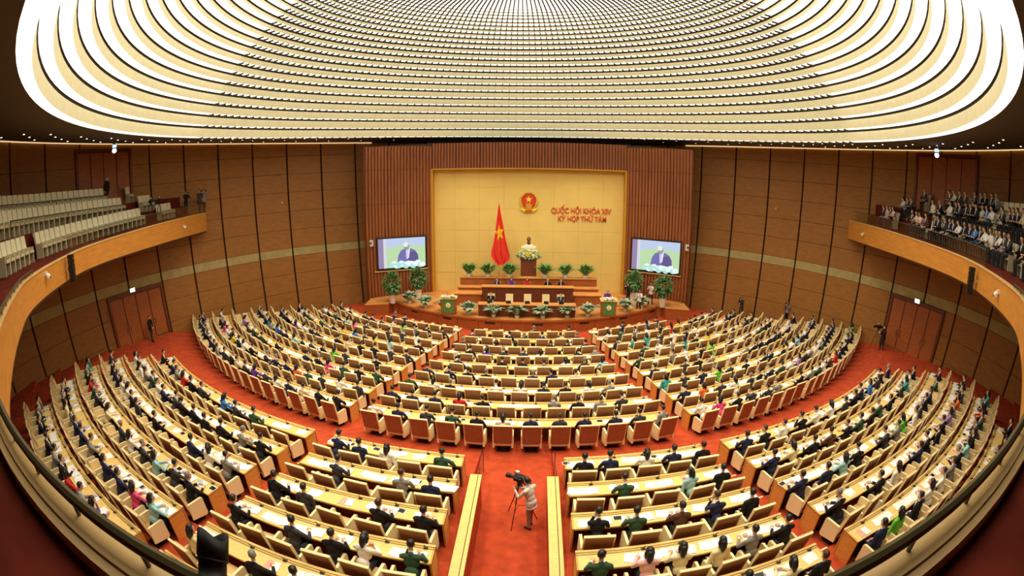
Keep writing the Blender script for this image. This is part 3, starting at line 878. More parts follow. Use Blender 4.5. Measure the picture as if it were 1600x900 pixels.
def seated(lean=.16, yaw=0.0, nod=.25, arms='desk', side=0.0, skirt=False):
    """joints of a sitting figure; origin on the floor under the chair, looking to +y"""
    P = Vector((0, -.06, .58)); C = Vector((side, -.06 + lean, .97)); N = C + Vector((side * .4, lean * .35, .2)); H = N + Vector((side * .3, .03 + nod * .12, .135))
    fwd = Vector((sin(yaw), cos(yaw), -nod)).normalized()
    pr = [('e', tuple(P), (.17, .135, .13), BOT), ('e', tuple(P + (C - P) * .35), (.155, .118, .15), TOP), ('e', tuple(C - Vector((0, 0, .07))), (.175, .122, .19), TOP),
          ('c', tuple(C + Vector((-.15, .0, .09))), tuple(C + Vector((.15, 0, .09))), .072, .072, TOP),
          ('c', tuple(C + Vector((0, .01, .12))), tuple(C + Vector((0, .012, .165))), .075, .06, TOP),
          ('c', tuple(C + Vector((0, .015, .15))), tuple(N + Vector((0, .01, .0))), .058, .056, SHIRT), ('c', tuple(N), tuple(N + (H - N) * .75), .05, .048, SKIN),
          ('c', tuple(C + Vector((0, .098, .10))), tuple(C + Vector((0, .118, -.06))), .03, .02, SHIRT)]
    pr += head_prims(H, fwd)
    for s in (-1, 1):
        hip = P + Vector((s * .085, .02, -.03)); kn = Vector((s * .115, .40, .52)); an = Vector((s * .11, .36, .09))
        pr += [('c', tuple(hip), tuple(kn), .092, .066, BOT), ('c', tuple(kn), tuple(an), .062, .042, BOT),
               ('c', tuple(an + Vector((0, -.02, -.045))), tuple(an + Vector((s * .02, .13, -.055))), .04, .034, SHOE)]
        sh = C + Vector((s * .195, .0, .085)); mode = arms if isinstance(arms, str) else arms[0 if s < 0 else 1]
        if mode == 'desk': el, wr, pn = Vector((s * .27, C.y + .17, .80)), Vector((s * .13, C.y + .37, .835)), (0, 0, -1)
        elif mode == 'write': el, wr, pn = Vector((s * .25, C.y + .22, .81)), Vector((s * .05, C.y + .38, .835)), (-s, 0, -.6)
        elif mode == 'lap': el, wr, pn = Vector((s * .27, C.y - .02, .74)), Vector((s * .09, .22, .64)), (0, 0, -1)
        elif mode == 'chin': el, wr, pn = Vector((s * .17, C.y + .22, .83)), Vector((s * .06, H.y + .07, H.z - .16)), (0, -1, 0)
        elif mode == 'rest': el, wr, pn = Vector((s * .29, C.y - .02, .76)), Vector((s * .27, .22, .72)), (0, 0, -1)
        elif mode == 'ear': el, wr, pn = Vector((s * .28, C.y + .16, .92)), Vector((s * .13, H.y + .03, H.z - .05)), (-s, 0, 0)
        pr += [('c', tuple(sh), tuple(el), .06, .048, TOP), ('c', tuple(el), tuple(el + (wr - el) * .86), .047, .036, TOP), ('c', tuple(el + (wr - el) * .86), tuple(el + (wr - el) * .93), .037, .036, SHIRT)]
        pr += hand_prims(wr, (wr - el) + Vector((0, 0, -.0)), pn, .6)
    return pr, H, fwd
POSES = []      # (near mesh, far mesh, hair meshes short / long)
for spec in (dict(lean=.20, nod=.45, arms=('desk', 'write')), dict(lean=.12, nod=.10, arms='desk'), dict(lean=.16, yaw=.6, nod=.15, arms=('desk', 'desk')),
             dict(lean=.15, yaw=-.7, nod=.1, side=-.04, arms=('rest', 'desk')), dict(lean=.06, nod=.08, arms='lap'), dict(lean=.22, nod=.3, arms=('chin', 'desk'))):
    pr, H, fwd = seated(**spec); i = len(POSES)
    POSES.append((face_bits(body_mesh('seated_body', pr, .2, .010), H, fwd), body_mesh('seated_body_far', pr, .035, .02), hair_mesh('hair', H, fwd), hair_mesh('long_hair', H, fwd, True)))
def dress(o, top, bottom=None, shirt=None):
    for k, m in ((1, cloth(top)), (2, bottom), (4, shirt)):
        if m is None: continue
        o.material_slots[k].link = 'OBJECT'; o.material_slots[k].material = m
def person(me, hair, top, loc, rz, label, group=None, bottom=None, shirt=None, hairmat=None, parent=None):
    o = link('person', me); o.location = loc; o.rotation_euler = (0, 0, rz)
    dress(o, top, bottom, shirt); tag(o, label, 'person', group)
    if hair:
        h = link('hair', hair, o)
        if hairmat: h.material_slots[0].link = 'OBJECT'; h.material_slots[0].material = MAT[hairmat]
    return o

# ------------------------------------------------------------------ the armchair of the delegates
def chair_parts():
    tilt = rad(12)
    b = MB(); b.box(-.2, .2, -.2, .2, 0, .05); b.box(-.09, .09, -.09, .09, .05, .34)
    s = MB(); s.cbox((0, .02, .362), (.50, .52, .13), (rad(2), 0, 0)); s.cbox((0, -.235, .72), (.48, .06, .56), (tilt, 0, 0))
    f = MB()
    c, h = Vector((0, -.28, .72)), .72
    R = Euler((tilt, 0, 0)).to_matrix(); put = lambda x, y, z: tuple(Vector((0, -.285, .70)) + R @ Vector((x, y, z)))
    def fb(x0, x1, z0, z1, y0=-.042, y1=.02): f.hexa([put(x0, y0, z0), put(x1, y0, z0), put(x1, y1, z0), put(x0, y1, z0)], [put(x0, y0, z1), put(x1, y0, z1), put(x1, y1, z1), put(x0, y1, z1)])
    fb(-.31, -.285, -.36, .40); fb(.285, .31, -.36, .40); fb(-.285, .285, .372, .40); fb(-.285, .285, -.36, -.34)
    r = MB(); r.hexa([put(-.285, -.035, -.34), put(.285, -.035, -.34), put(.285, .015, -.34), put(-.285, .015, -.34)], [put(-.285, -.035, .372), put(.285, -.035, .372), put(.285, .015, .372), put(-.285, .015, .372)])
    arms = []
    for sx in (-1, 1):
        a = MB(); x0, x1 = (sx * .265, sx * .325) if sx > 0 else (-.325, -.265)
        a.prism([(-.27, .24), (.22, .17), (.27, .22), (.25, .64), (.20, .67), (-.25, .67)], (x0, 0, 0), (0, 1, 0), (0, 0, 1), (1, 0, 0), x1 - x0)
        arms.append(a)
    return b, s, f, r, arms
cb, cs, cf, cr_, ca = chair_parts()
for q in (cb, cs, cf, cr_, *ca): q.v = [(x * 1.12, y * 1.06, z * 1.15) for x, y, z in q.v]
CH = [('pedestal', cb.mesh('pedestal', 'dark_base')), ('seat', cs.mesh('seat', 'chair_seat')), ('back_frame', cf.mesh('back_frame', 'chair_cream')), ('back_panel', cr_.mesh('back_panel', 'chair_brown')),
      ('armrest', ca[0].mesh('armrest', 'chair_cream')), ('armrest', ca[1].mesh('armrest', 'chair_cream'))]
one = MB()
for mi, part in ((0, cb), (1, cs), (2, cf), (3, cr_), (2, ca[0]), (2, ca[1])): one.add(part.v, part.f, mi)
CHAIR_ONE = one.mesh('armchair', ['dark_base', 'chair_seat', 'chair_cream', 'chair_brown'])
class Joined:
    """many small copies joined into ONE object of kind stuff"""
    def __init__(s): s.V = []; s.F = []; s.MI = []; s.mats = []; s.n = 0
    def slot(s, m):
        if m not in s.mats: s.mats.append(m)
        return s.mats.index(m)
    def put(s, me, loc, rz, mats):
        if not hasattr(s, 'cache'): s.cache = {}
        if me.name not in s.cache:
            co = np.zeros(len(me.vertices) * 3); me.vertices.foreach_get('co', co)
            mi = np.zeros(len(me.polygons), np.int32); me.polygons.foreach_get('material_index', mi)
            s.cache[me.name] = (co.reshape(-1, 3), [tuple(p.vertices) for p in me.polygons], mi)
        co, fs, mi = s.cache[me.name]; c_, s_ = cos(rz), sin(rz)
        P = co @ np.array([[c_, s_, 0], [-s_, c_, 0], [0, 0, 1]]) + np.array(loc)
        s.V.append(P); s.F += [tuple(i + s.n for i in f) for f in fs]; s.n += len(P)
        sl = np.array([s.slot(m) for m in mats]); s.MI.append(sl[mi])
    def build(s, name, label, cat, smooth=False):
        if not s.V: return
        me = bpy.data.meshes.new(name); me.from_pydata(np.concatenate(s.V).tolist(), [], s.F)
        for m in s.mats: me.materials.append(m)
        me.polygons.foreach_set('material_index', np.concatenate(s.MI).astype(np.int32))
        if smooth: me.polygons.foreach_set('use_smooth', [True] * len(me.polygons))
        me.update(); return tag(link(name, me), label, cat, kind='stuff')

# ------------------------------------------------------------------ desks, row by row
eA, eB, eC, eD = edge(.226, -.714), edge(.211, .618), edge(.198, .46), edge(.162, .793)
eM = lambda R: math.asin(1.49 / R)
FO = [32.5, 49.4, 51.0, 52.3, 52.8, 53.2, 53.6, 53.0, 52.2]
RO = [34.4, 35.2, 36.2, 34.7, 32.0, 27.6]
BLOCKS = []     # (block name, sign, row, R, z, e0, e1)
for i in range(9):
    R, z = rowF(i)
    BLOCKS.append(('front middle block', 0, i, R, z, lambda R: -eA(R), eA))
    for s, nm in ((-1, 'front left block'), (1, 'front right block')):
        o = rad(FO[i]); BLOCKS.append((nm, s, i, R, z, eB, (lambda o: lambda R: o)(o)))
for i in range(6):
    R, z = rowR(i)
    for s, nm in ((-1, 'rear inner left block'), (1, 'rear inner right block')): BLOCKS.append((nm, s, i, R, z, eM, eD))
    for s, nm in ((-1, 'rear outer left block'), (1, 'rear outer right block')):
        o = rad(RO[i]); BLOCKS.append((nm, s, i, R, z, eC, (lambda o: lambda R: o)(o)))
DD = .56        # depth of a desk top
SEATS = []
for nm, s, i, R, z, e0, e1 in BLOCKS:
    sg = s if s else 1
    f0 = (lambda e: lambda r: sg * e(r))(e0); f1 = (lambda e: lambda r: sg * e(r))(e1)
    L = abs(f1(R) - f0(R)) * R; n = max(4, int(L / .8))
    root = thing('curved_desk', 'long curved wooden desk, %s row from the stage, %s' % (ORD[i], nm), 'desk', group='long curved delegate desks')
    def part(name, R0, R1, z0, z1, m, a=None, b=None, nn=None):
        mb = MB(); mb.arc(R0, R1, 0, 0, z + z0, z + z1, nn or n, e0=a or f0, e1=b or f1)
        return mb.build(name, m, root)
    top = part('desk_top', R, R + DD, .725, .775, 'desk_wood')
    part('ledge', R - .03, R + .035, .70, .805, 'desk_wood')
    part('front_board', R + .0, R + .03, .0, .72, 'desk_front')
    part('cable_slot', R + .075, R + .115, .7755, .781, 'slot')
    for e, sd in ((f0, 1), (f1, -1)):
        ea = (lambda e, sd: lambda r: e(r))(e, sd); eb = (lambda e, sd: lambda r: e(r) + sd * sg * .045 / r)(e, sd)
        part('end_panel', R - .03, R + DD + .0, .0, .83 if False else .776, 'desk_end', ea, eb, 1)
    Rc = R + DD + .42
    a0, a1 = f0(Rc), f1(Rc); Lc = abs(a1 - a0) * Rc; ns = max(1, int(round(Lc / .978)))
    # microphones standing in the cable slot
    mm = MB()
    for k in range(ns):
        a = a0 + (a1 - a0) * (k + .5) / ns; p = polar(R + .095, a + .2 / R, z + .78); q = polar(R + .17, a + .2 / R, z + .95)
        mm.tube([tuple(p), tuple((p + q) / 2 + Vector((0, 0, .04))), tuple(q)], .011, 5); mm.box(p.x - .05, p.x + .05, p.y - .03, p.y + .03, z + .778, z + .80)
    tag(mm.build('microphone_set', 'black', root), kind='stuff')
    for k in range(ns):
        a = a0 + (a1 - a0) * (k + .5) / ns
        SEATS.append(dict(block=nm, sign=s, row=i, k=k, n=ns, R=R, z=z, a=a, p=polar(Rc, a, z), dist=(polar(Rc, a, z) - EYE).length))
# who sits where: letters for the two blocks nearest the photographer, chance elsewhere
NEAR = {('rear inner left block', 0): 'g.wNn', ('rear inner left block', 1): 'ne.c.', ('rear inner left block', 2): 'bb.cb.', ('rear inner left block', 3): 'gwbc.b', ('rear inner left block', 4): 'gwnb.yb', ('rear inner left block', 5): 'w.nb.bn',
        ('rear inner right block', 0): 'bnwnb', ('rear inner right block', 1): '.g.tb', ('rear inner right block', 2): 'bgrnb.'.replace('r', 'o'), ('rear inner right block', 3): 'gpyyeb', ('rear inner right block', 4): 'bn.bybb', ('rear inner right block', 5): 'b.nb.bn'}
KEY = dict(b='black', n='navy', c='charcoal', g='green', w='white', e='grey', y='cream', p='pale pink', t='light blue', o='brown', N='navy')
POOL = ['black'] * 16 + ['charcoal'] * 13 + ['navy'] * 10 + ['green'] * 5 + ['white'] * 6 + ['grey'] * 4 + ['brown', 'purple', 'teal', 'pink', 'red', 'blue', 'lilac', 'beige', 'orange', 'cream', 'light blue', 'yellow', 'bright green']
WOMEN = {'purple', 'teal', 'pink', 'red', 'blue', 'lilac', 'orange', 'yellow', 'light blue', 'pale pink', 'bright green', 'cream'}
rng = random.Random(11)
for st in SEATS:
    key = NEAR.get((st['block'], st['row']))
    if key:
        idx = st['k']; ch = key[idx] if idx < len(key) else 'b'
        st['who'] = KEY.get(ch)
    else:
        p = .93 if st['row'] > 6 and st['block'].startswith('front') else .8
        if 'outer' in st['block']: p = .9
        if st['block'].startswith('front') and st['row'] < 1: p = .45
        st['who'] = rng.choice(POOL) if rng.random() < p else None
    st['pose'] = rng.choice([0, 0, 1, 1, 1, 2, 3, 4, 5]); st['jit'] = rng.uniform(-.07, .07); st['turn'] = rng.uniform(-.12, .12)
SEATS.sort(key=lambda s: s['dist'])
def place_words(st):
    end = 'inner end' if st['sign'] else 'left end'
    return '%s seat from %s, %s row, %s' % (ORD[st['k']], end, ORD[st['row']], st['block'])
far_chairs, far_people = Joined(), Joined()
cmats = [MAT[k] for k in ('dark_base', 'chair_seat', 'chair_cream', 'chair_brown')]
nch = npe = 0
NCH, NPE = 300, 285
for st in SEATS:
    a, z, p = st['a'], st['z'], st['p']
    rz = a + (st['turn'] if st['who'] is None else st['turn'] * .5)
    back = .0 if st['who'] else -.12
    cp = polar(st['R'] + DD + (.42 if st['who'] else .37), a, z)
    if nch < NCH:
        nch += 1
        lab = 'cream and brown armchair, ' + place_words(st)
        if st['dist'] < 21.5:
            o = thing('armchair', lab, 'chair', cp, rz, 'armchairs of the delegates')
            for nm, me in CH: link(nm, me, o)
        else:
            o = link('armchair', CHAIR_ONE); o.location = cp; o.rotation_euler = (0, 0, rz); tag(o, lab, 'chair', 'armchairs of the delegates')
    else: far_chairs.put(CHAIR_ONE, tuple(cp), rz, cmats)
    if st['who']:
        near, far, h0, h1 = POSES[st['pose']]
        woman = st['who'] in WOMEN or (st['who'] == 'white' and rng.random() < .5)
        hm = 'hair_black' if woman else rng.choice(['hair_black'] * 6 + ['hair_grey', 'hair_brown'])
        pp = polar(st['R'] + DD + .29, a + st['jit'] / st['R'] * 1.5, z + .0)
        prz = a + st['turn'] * 1.3
        if npe < NPE:
            npe += 1
            person(near, h1 if woman else h0, st['who'], pp, prz, 'delegate in %s, %s' % (st['who'], place_words(st)), 'delegates seated at the desks', None, MAT['cloth_white'] if not woman else cloth(st['who']), hm)
        else:
            sh = MAT['cloth_white'] if not woman else cloth(st['who'])
            far_people.put(far, tuple(pp), prz, [MAT['skin'], cloth(st['who']), MAT['trousers'], MAT['shoe'], sh])
            far_people.put(h1 if woman else h0, tuple(pp), prz, [MAT[hm]])
far_chairs.build('armchair_rows', 'rows of cream and brown armchairs in the blocks nearest the stage', 'chairs')
far_people.build('seated_crowd', 'seated delegates in the rows nearest the stage', 'crowd', True)

# ------------------------------------------------------------------ things on the desks
def flat(w, d, h): 
    m = MB(); m.box(-w / 2, w / 2, -d / 2, d / 2, 0, h); return m
pm_ = MB()
pm_.cbox((-.07, 0, .004), (.21, .297, .006), (0, 0, .12)); pm_.cbox((.10, .02, .006), (.21, .297, .007), (0, 0, -.2))
PAPER2 = pm_.mesh('paper_sheets', 'paper')
p3 = MB(); p3.cbox((-.16, 0, .004), (.21, .297, .006), (0, 0, .05)); p3.cbox((.06, .0, .005), (.21, .297, .006), (0, 0, -.08)); p3.cbox((.20, -.02, .011), (.21, .29, .005), (0, 0, .3)); p3.cbox((-.28, .01, .010), (.21, .29, .005), (0, 0, -.25)); p3.cbox((.33, .0, .016), (.21, .29, .004), (0, 0, -.1))
PAPER3 = p3.mesh('paper_sheets', 'paper')
pb = MB(); pb.cbox((-.05, 0, .005), (.23, .31, .01), (0, 0, .2), 0); pb.cbox((.1, .02, .013), (.2, .28, .006), (0, 0, -.1), 1)
PAPERB = pb.mesh('blue_folder', ['paper_blue', 'paper'])
pk = MB(); pk.cbox((-.05, 0, .005), (.21, .297, .01), (0, 0, -.15), 0); pk.cbox((.12, .0, .013), (.2, .28, .006), (0, 0, .1), 1)
PAPERP = pk.mesh('pink_booklet', ['paper_pink', 'paper'])
TAB = []
m = MB(); m.box(-.125, .125, -.09, .09, 0, .01); TAB.append(('tablet_body', m.mesh('tablet_body', 'white_plastic')))
m = MB(); m.box(-.105, .105, -.075, .075, .01, .0115); TAB.append(('tablet_screen', m.mesh('tablet_screen', 'screen_off')))
far_paper = Joined(); npap = ntab = 0; prng = random.Random(5)
for st in SEATS:
    r = prng.random()
    if r > (.97 if st['who'] else .75): continue
    a, z = st['a'], st['z']
    off = prng.uniform(-.16, .16)
    loc = polar(st['R'] + .33 + prng.uniform(-.03, .04), a + off / st['R'], z + .7755)
    rz = a + prng.uniform(-.15, .15)
    q = prng.random(); me, nm, what = (PAPER3, 'paper_sheets', 'white papers') if q < .62 else (PAPER2, 'paper_sheets', 'two white sheets') if q < .87 else (PAPERB, 'blue_folder', 'blue folder with paper') if q < .95 else (PAPERP, 'pink_booklet', 'pink booklet with paper')
    if npap < 290:
        npap += 1
        o = link(nm, me); o.location = loc; o.rotation_euler = (0, 0, rz)
        tag(o, '%s, %s' % (what, place_words(st)), 'papers', 'papers on the delegate desks')
    else: far_paper.put(me, tuple(loc), rz, list(me.materials))
    if st['dist'] < 24 and prng.random() < .22 and ntab < 40:
        ntab += 1
        l2 = polar(st['R'] + .26, a - (off + (.42 if off < 0 else -.0) + (.0 if off < 0 else .36) * (1 if off >= 0 else -1)) / st['R'] if False else a + (.36 if off < 0 else -.36) / st['R'], z + .7765)
        o = thing('tablet', 'white framed tablet, %s' % place_words(st), 'tablet', l2, a + prng.uniform(-.2, .2), 'tablets on the delegate desks')
        o.rotation_euler = (rad(0), 0, o.rotation_euler.z)
        for nm, me2 in TAB: link(nm, me2, o)
far_paper.build('paper_litter', 'white papers on the desks nearest the stage', 'papers')
m = MB(); m.prism([(-.03, 0), (.03, 0), (.0, .11)], (-.13, 0, 0), (0, 1, 0), (0, 0, 1), (1, 0, 0), .26)
PLATE = m.mesh('name_card', 'chair_cream')
for nm, s, i, R, z, e0, e1 in BLOCKS:
    if i or not nm.startswith('front'): continue
    sg = s if s else 1; n = 6
    for k in range(n):
        a = sg * (e0(R) + (e1(R) - e0(R)) * (k + .5) / n)
        o = link('name_card', PLATE); o.location = polar(R + .002, a, z + .806); o.rotation_euler = (0, 0, a)
        tag(o, 'small cream name card, %s from %s end, first row of the %s' % (ORD[k], 'the left' if not s else 'inner', nm), 'name card', 'name cards on the first rows')

# ------------------------------------------------------------------ barriers beside the camera aisle
for s, x0, x1 in ((-1, -.95, -.62), (1, 1.25, 1.58)):
    nm = 'left' if s < 0 else 'right'
    o = thing('aisle_barrier', 'low wooden barrier wall with flat yellow top, %s side of camera aisle' % nm, 'barrier')
    mb = MB(); mb.box(x0 + .03, x1 - .03, -44.5, -32.98, .575, 1.70); mb.build('barrier_body', 'carpet', o)
    xi = x1 if s < 0 else x0
    mb = MB(); mb.box(min(x0, x1), max(x0, x1) - .11, -44.5, -32.95, 1.70, 1.76); mb.build('top_board', 'desk_wood', o)
    mb = MB(); mb.box(max(x0, x1) - .09, max(x0, x1), -44.5, -32.95, 1.70, 1.76); mb.build('top_board', 'desk_wood', o)
    mb = MB(); mb.box(max(x0, x1) - .11, max(x0, x1) - .09, -44.5, -32.96, 1.70, 1.74); mb.build('seam_strip', 'dark_base', o)
    xp = (x0 + x1) / 2 + .1
    p = thing('glass_screen', 'small glass screen on thin posts before the %s aisle barrier' % nm, 'screen')
    for y in (-32.9, -31.9):
        mb = MB(); mb.tube([(xp, y, 1.10 if y < -32 else 1.09), (xp, y, 1.98)], .014, 6); mb.build('post', 'steel', p)
    mb = MB(); mb.box(xp - .006, xp + .006, -32.88, -31.92, 1.2, 1.92); mb.build('glass_pane', 'glass', p)

# ------------------------------------------------------------------ stage furniture, people and plants
white_chair = []
def stage_chair(x, y, z, label):
    o = thing('stage_chair', label, 'chair', (x, y, z), PI, 'cream chairs behind the stage desks')
    m = MB(); m.cbox((0, -.24, .82), (.52, .09, .86), (rad(8), 0, 0)); m.build('backrest', 'chair_cream', o)
    m = MB(); m.cbox((0, .02, .44), (.5, .5, .1)); m.build('seat', 'chair_cream', o)
    for s in (-1, 1): m = MB(); m.cbox((s * .28, .0, .62), (.06, .44, .06)); m.build('armrest', 'chair_cream', o)
    m = MB(); m.box(-.2, .2, -.2, .2, 0, .05); m.box(-.05, .05, -.05, .05, .05, .4); m.build('pedestal', 'dark_base', o)
    return o
near1 = POSES[1]
for k, (x, who, longh) in enumerate(((-2.0, 'charcoal', 0), (-.9, 'purple', 1), (.28, 'red', 1), (1.82, 'black', 0), (2.82, 'black', 0))):
    stage_chair(x, -9.3, 1.22, 'cream chair behind the upper stage desk, %s from left' % ORD[k])
    person(near1[0], near1[3 if longh else 2], who, (x, -9.28, 1.22 + .22), PI, 'official in %s at the upper stage desk, %s from left' % (who, ORD[k]), None, None, cloth(who) if longh else MAT['cloth_white'], 'hair_black' if k != 3 else 'hair_grey')
for k, (x, who) in enumerate(((-2.25, 'black'), (-.95, None), (.35, None), (1.65, None), (2.7, 'charcoal'))):
    stage_chair(x, -11.6, SZ, 'cream chair behind the lower stage desk, %s from left' % ORD[k])
    if who: person(near1[0], near1[2], who, (x, -11.58, SZ + .04), PI, 'secretary in %s at the %s end of the lower stage desk' % (who, 'left' if x < 0 else 'right'), None, None, MAT['cloth_white'])
for k, x in enumerate((-2.25, -.95, .35, 1.65, 2.7)):
    m = MB(); m.cbox((0, 0, .1), (.34, .04, .2), (rad(12), 0, 0)); m.cbox((0, .05, .01), (.3, .2, .02)); o = m.build('desk_monitor', 'black'); o.location = (x, -12.6, 1.68)
    tag(o, 'small dark desk monitor on the lower stage desk, %s from left' % ORD[k], 'monitor', 'monitors on the lower stage desk')
def rosette(label, x, y, z, r, h, n, leafmat, group, pot=None, seed=0, name='potted_plant', droop=.25, wide=.16):
    g = random.Random(seed); o = thing(name, label, 'plant', (x, y, z), 0, group)
    ph = .0
    if pot:
        m = MB(); rr, ph = pot; m.lathe([(rr * .75, 0), (rr, ph), (rr * .9, ph), (rr * .85, ph - .04), (0, ph - .04)], n=14); m.build('pot', 'pot_white', o)
    m = MB()
    for k in range(n):
        a = 2 * PI * k / n * 2.4 + g.uniform(-.3, .3); e = g.uniform(.15, 1.25); L = r * g.uniform(.8, 1.1)
        tip = (L * cos(a) * cos(e), L * sin(a) * cos(e), ph + h * (.25 + .75 * sin(e)) * g.uniform(.85, 1.05))
        base = (tip[0] * .12, tip[1] * .12, ph + .02)
        m.leafblade(base, tip, r * wide * g.uniform(.8, 1.2), droop * r)
    tag(m.build('leaves', leafmat, o), kind='stuff'); return o
for k, (px, x) in enumerate(((734, -4.35), (764, -2.85), (798, -1.15), (852, 1.65), (884, 3.25), (915, 4.85))):
    rosette('dark green palm in a white pot on the bench, %s from left' % ORD[k], x, -7.65, 2.58, 1.15, 1.0, 70, 'leaf_dark', 'palms on the bench', (.28, .2), k, 'potted_palm', .2, .07)
frontp = [(633, 471, -8.9), (663, 479, -7.3), (690, 484, None), (729, 488, None), (769, 490, None), (805, 492, None), (845, 492, None), (883, 491, None), (917, 488, None), (950, 487, None), (985, 481, None), (1013, 479, None)]
XS = [-8.75, -7.2, -5.65, -3.75, -1.95, -.33, 1.42, 3.1, 4.55, 5.95, 7.5, 9.0]
for k, x in enumerate(XS):
    a = math.asin((x - XC) / (SR - .75)); p = polar(SR - .72, a, SZ)
    rosette('silvery green leafy plant on the stage edge, %s from left' % ORD[k], p.x, p.y, SZ, .92, .85, 44, 'leaf_silver', 'leafy plants along the stage edge', (.17, .16), 20 + k)
def tall_plant(label, x, y, z, s, seed):
    g = random.Random(seed); o = thing('potted_tree', label, 'plant', (x, y, z)); 
    m = MB(); m.lathe([(.2, 0), (.3, .75), (.27, .75), (.25, .7), (0, .7)], n=16); m.build('pot', 'pot_white', o)
    m = MB()
    for k in range(5): m.tube([(0.03 * k - .06, 0, .68), (g.uniform(-.25, .25), g.uniform(-.25, .25), 1.5 * s)], .018, 5)
    m.build('stems', 'leaf_dark', o)
    m = MB()
    for k in range(420):
        v = Vector((g.gauss(0, 1), g.gauss(0, 1), g.gauss(0, 1))).normalized(); r = g.uniform(.45, 1.0)
        c = Vector((v.x * .62 * r, v.y * .55 * r, 1.55 * s + v.z * .72 * r)); d = (v + Vector((0, 0, -.25)) + Vector((g.uniform(-.5, .5),) * 3)).normalized()
        m.leafblade(c, c + d * g.uniform(.28, .46), .085, .04)
    tag(m.build('leaves', 'leaf', o), kind='stuff')
tall_plant('tall bushy plant in white pot, outer left of the stage', -10.1, -9.85, SZ, 1.0, 1)
tall_plant('tall bushy plant in white pot before the left screen wall', -8.45, -8.0, SZ, 1.05, 2)
tall_plant('tall bushy plant in white pot behind the photographers', 8.75, -7.9, SZ, 1.0, 3)
tall_plant('tall bushy plant in white pot, outer right of the stage', 10.75, -9.75, SZ, 1.05, 4)
# lecterns with flowers and a round emblem
for x, nm in ((-5.15, 'left'), (6.02, 'right')):
    o = thing('lectern', 'wooden lectern with flowers and white disc on the %s of the stage' % nm, 'lectern', (x, -12.45, SZ))
    m = MB(); m.prism([(-.5, 0), (.5, 0), (.56, 1.12), (-.56, 1.12)], (0, -.28, 0), (1, 0, 0), (0, 0, 1), (0, 1, 0), .56); m.build('body', 'stage_wood', o)
    m = MB(); m.hexa([(-.6, -.36, 1.12), (.6, -.36, 1.12), (.6, .34, 1.2), (-.6, .34, 1.2)], [(-.6, -.36, 1.17), (.6, -.36, 1.17), (.6, .34, 1.25), (-.6, .34, 1.25)]); m.build('top_board', 'desk_wood', o)
    m = MB(); m.box(-.4, .4, -.3, -.28, .12, 1.06); m.build('front_panel', 'leaf_dark', o)
    m = MB(); m.lathe([(.17, 0), (.17, .03), (.15, .035), (0, .035)], (0, -.30, .68), 20, (PI / 2, 0, 0)); d = m.build('disc', 'flower_white', o)
    m = MB(); m.lathe([(.09, 0), (.09, .012), (0, .012)], (0, -.334, .68), 16, (PI / 2, 0, 0)); m.build('disc_emblem', 'gold', d)
    f = tag(link('flower_arrangement', None), 'white flower arrangement lying along the top of the %s stage lectern' % nm, 'flowers'); f.location = (x, -12.62, SZ + 1.18)
    g = random.Random(int(x * 10) + 90); m = MB()
    for k in range(60):
        m.ball((g.uniform(-.5, .5), g.uniform(-.17, .1), g.uniform(.02, .2)), g.uniform(.04, .07), 6, 4)
    tag(m.build('blossoms', 'flower_white', f), kind='stuff'); m = MB()
    for k in range(30):
        a = g.uniform(-PI, 0); c = Vector((g.uniform(-.5, .5), -.1, .05)); m.leafblade(c, c + Vector((cos(a) * .25, sin(a) * .15, g.uniform(-.12, .12))), .05)
    tag(m.build('leaves', 'flower_green', f), kind='stuff')
    for kx in (-.12, .12):
        m = MB(); m.tube([(x + kx, -12.5, SZ + 1.19), (x + kx * .8, -12.42, SZ + 1.38), (x + kx * .5, -12.36, SZ + 1.5)], .01, 5); m.ball((x + kx * .5, -12.36, SZ + 1.5), .02, 6, 4)
        tag(m.build('gooseneck_microphone', 'black'), 'thin black gooseneck microphone on the %s lectern, %s one' % (nm, 'left' if kx < 0 else 'right'), 'microphone')
# pedestal, bust and flowers
o = thing('bust_pedestal', 'tall dark brown pedestal under the white bust', 'pedestal', (.34, -6.86, SZ))
m = MB(); m.box(-.62, .62, -.35, .35, 0, 3.2); m.build('shaft', 'stage_dark', o)
m = MB(); m.box(-.7, .7, -.42, .42, 3.1, 3.2); m.build('cap', 'stage_dark', o)
for k in range(4): m = MB(); m.box(-.6 + .3 * k + .01, -.3 + .3 * k - .01, -.37, -.35, .05, 3.06); m.build('front_panel', 'stage_dark', o)
f = thing('flower_arrangement', 'large mound of pale green flowers around the bust on the pedestal', 'flowers', (.34, -6.86, SZ + 3.2))
g = random.Random(3); m = MB(); m2 = MB(); m3 = MB()
for k in range(260):
    a, e = g.uniform(0, 2 * PI), g.uniform(0, 1.45)
    c = Vector((.92 * cos(a) * cos(e) ** .7, .45 * sin(a) * cos(e) ** .7, .72 * sin(e) * (.75 + .25 * g.random())))
    if c.y > .1 and c.z > .4: continue
    (m if g.random() < .85 else m2).ball(c, g.uniform(.05, .09), 6, 4)
for k in range(60):
    a = g.uniform(PI, 2 * PI); c = Vector((.8 * cos(a), .35 * sin(a), g.uniform(0, .2))); m3.leafblade(c, c + Vector((cos(a) * .4, sin(a) * .2, g.uniform(-.2, .25))), .06)
tag(m.build('blossoms', 'flower_green', f), kind='stuff'); tag(m2.build('white_blossoms', 'flower_white', f), kind='stuff'); tag(m3.build('leaves', 'leaf_silver', f), kind='stuff')
m = MB()
for k in range(40):
    u, v = g.uniform(-1, 1), g.random(); m.ball((.3 * u * (1 - v * .8), -.46, .55 - .4 * v), .045, 6, 4)
tag(m.build('yellow_blossoms', 'flower_yellow', f), kind='stuff')
pr = [('e', (0, 0, .30), (.52, .26, .34), TOP), ('c', (-.42, 0, .30), (.42, 0, .30), .2, .2, TOP), ('c', (0, 0, .5), (0, -.03, .82), .15, .13, SKIN)]
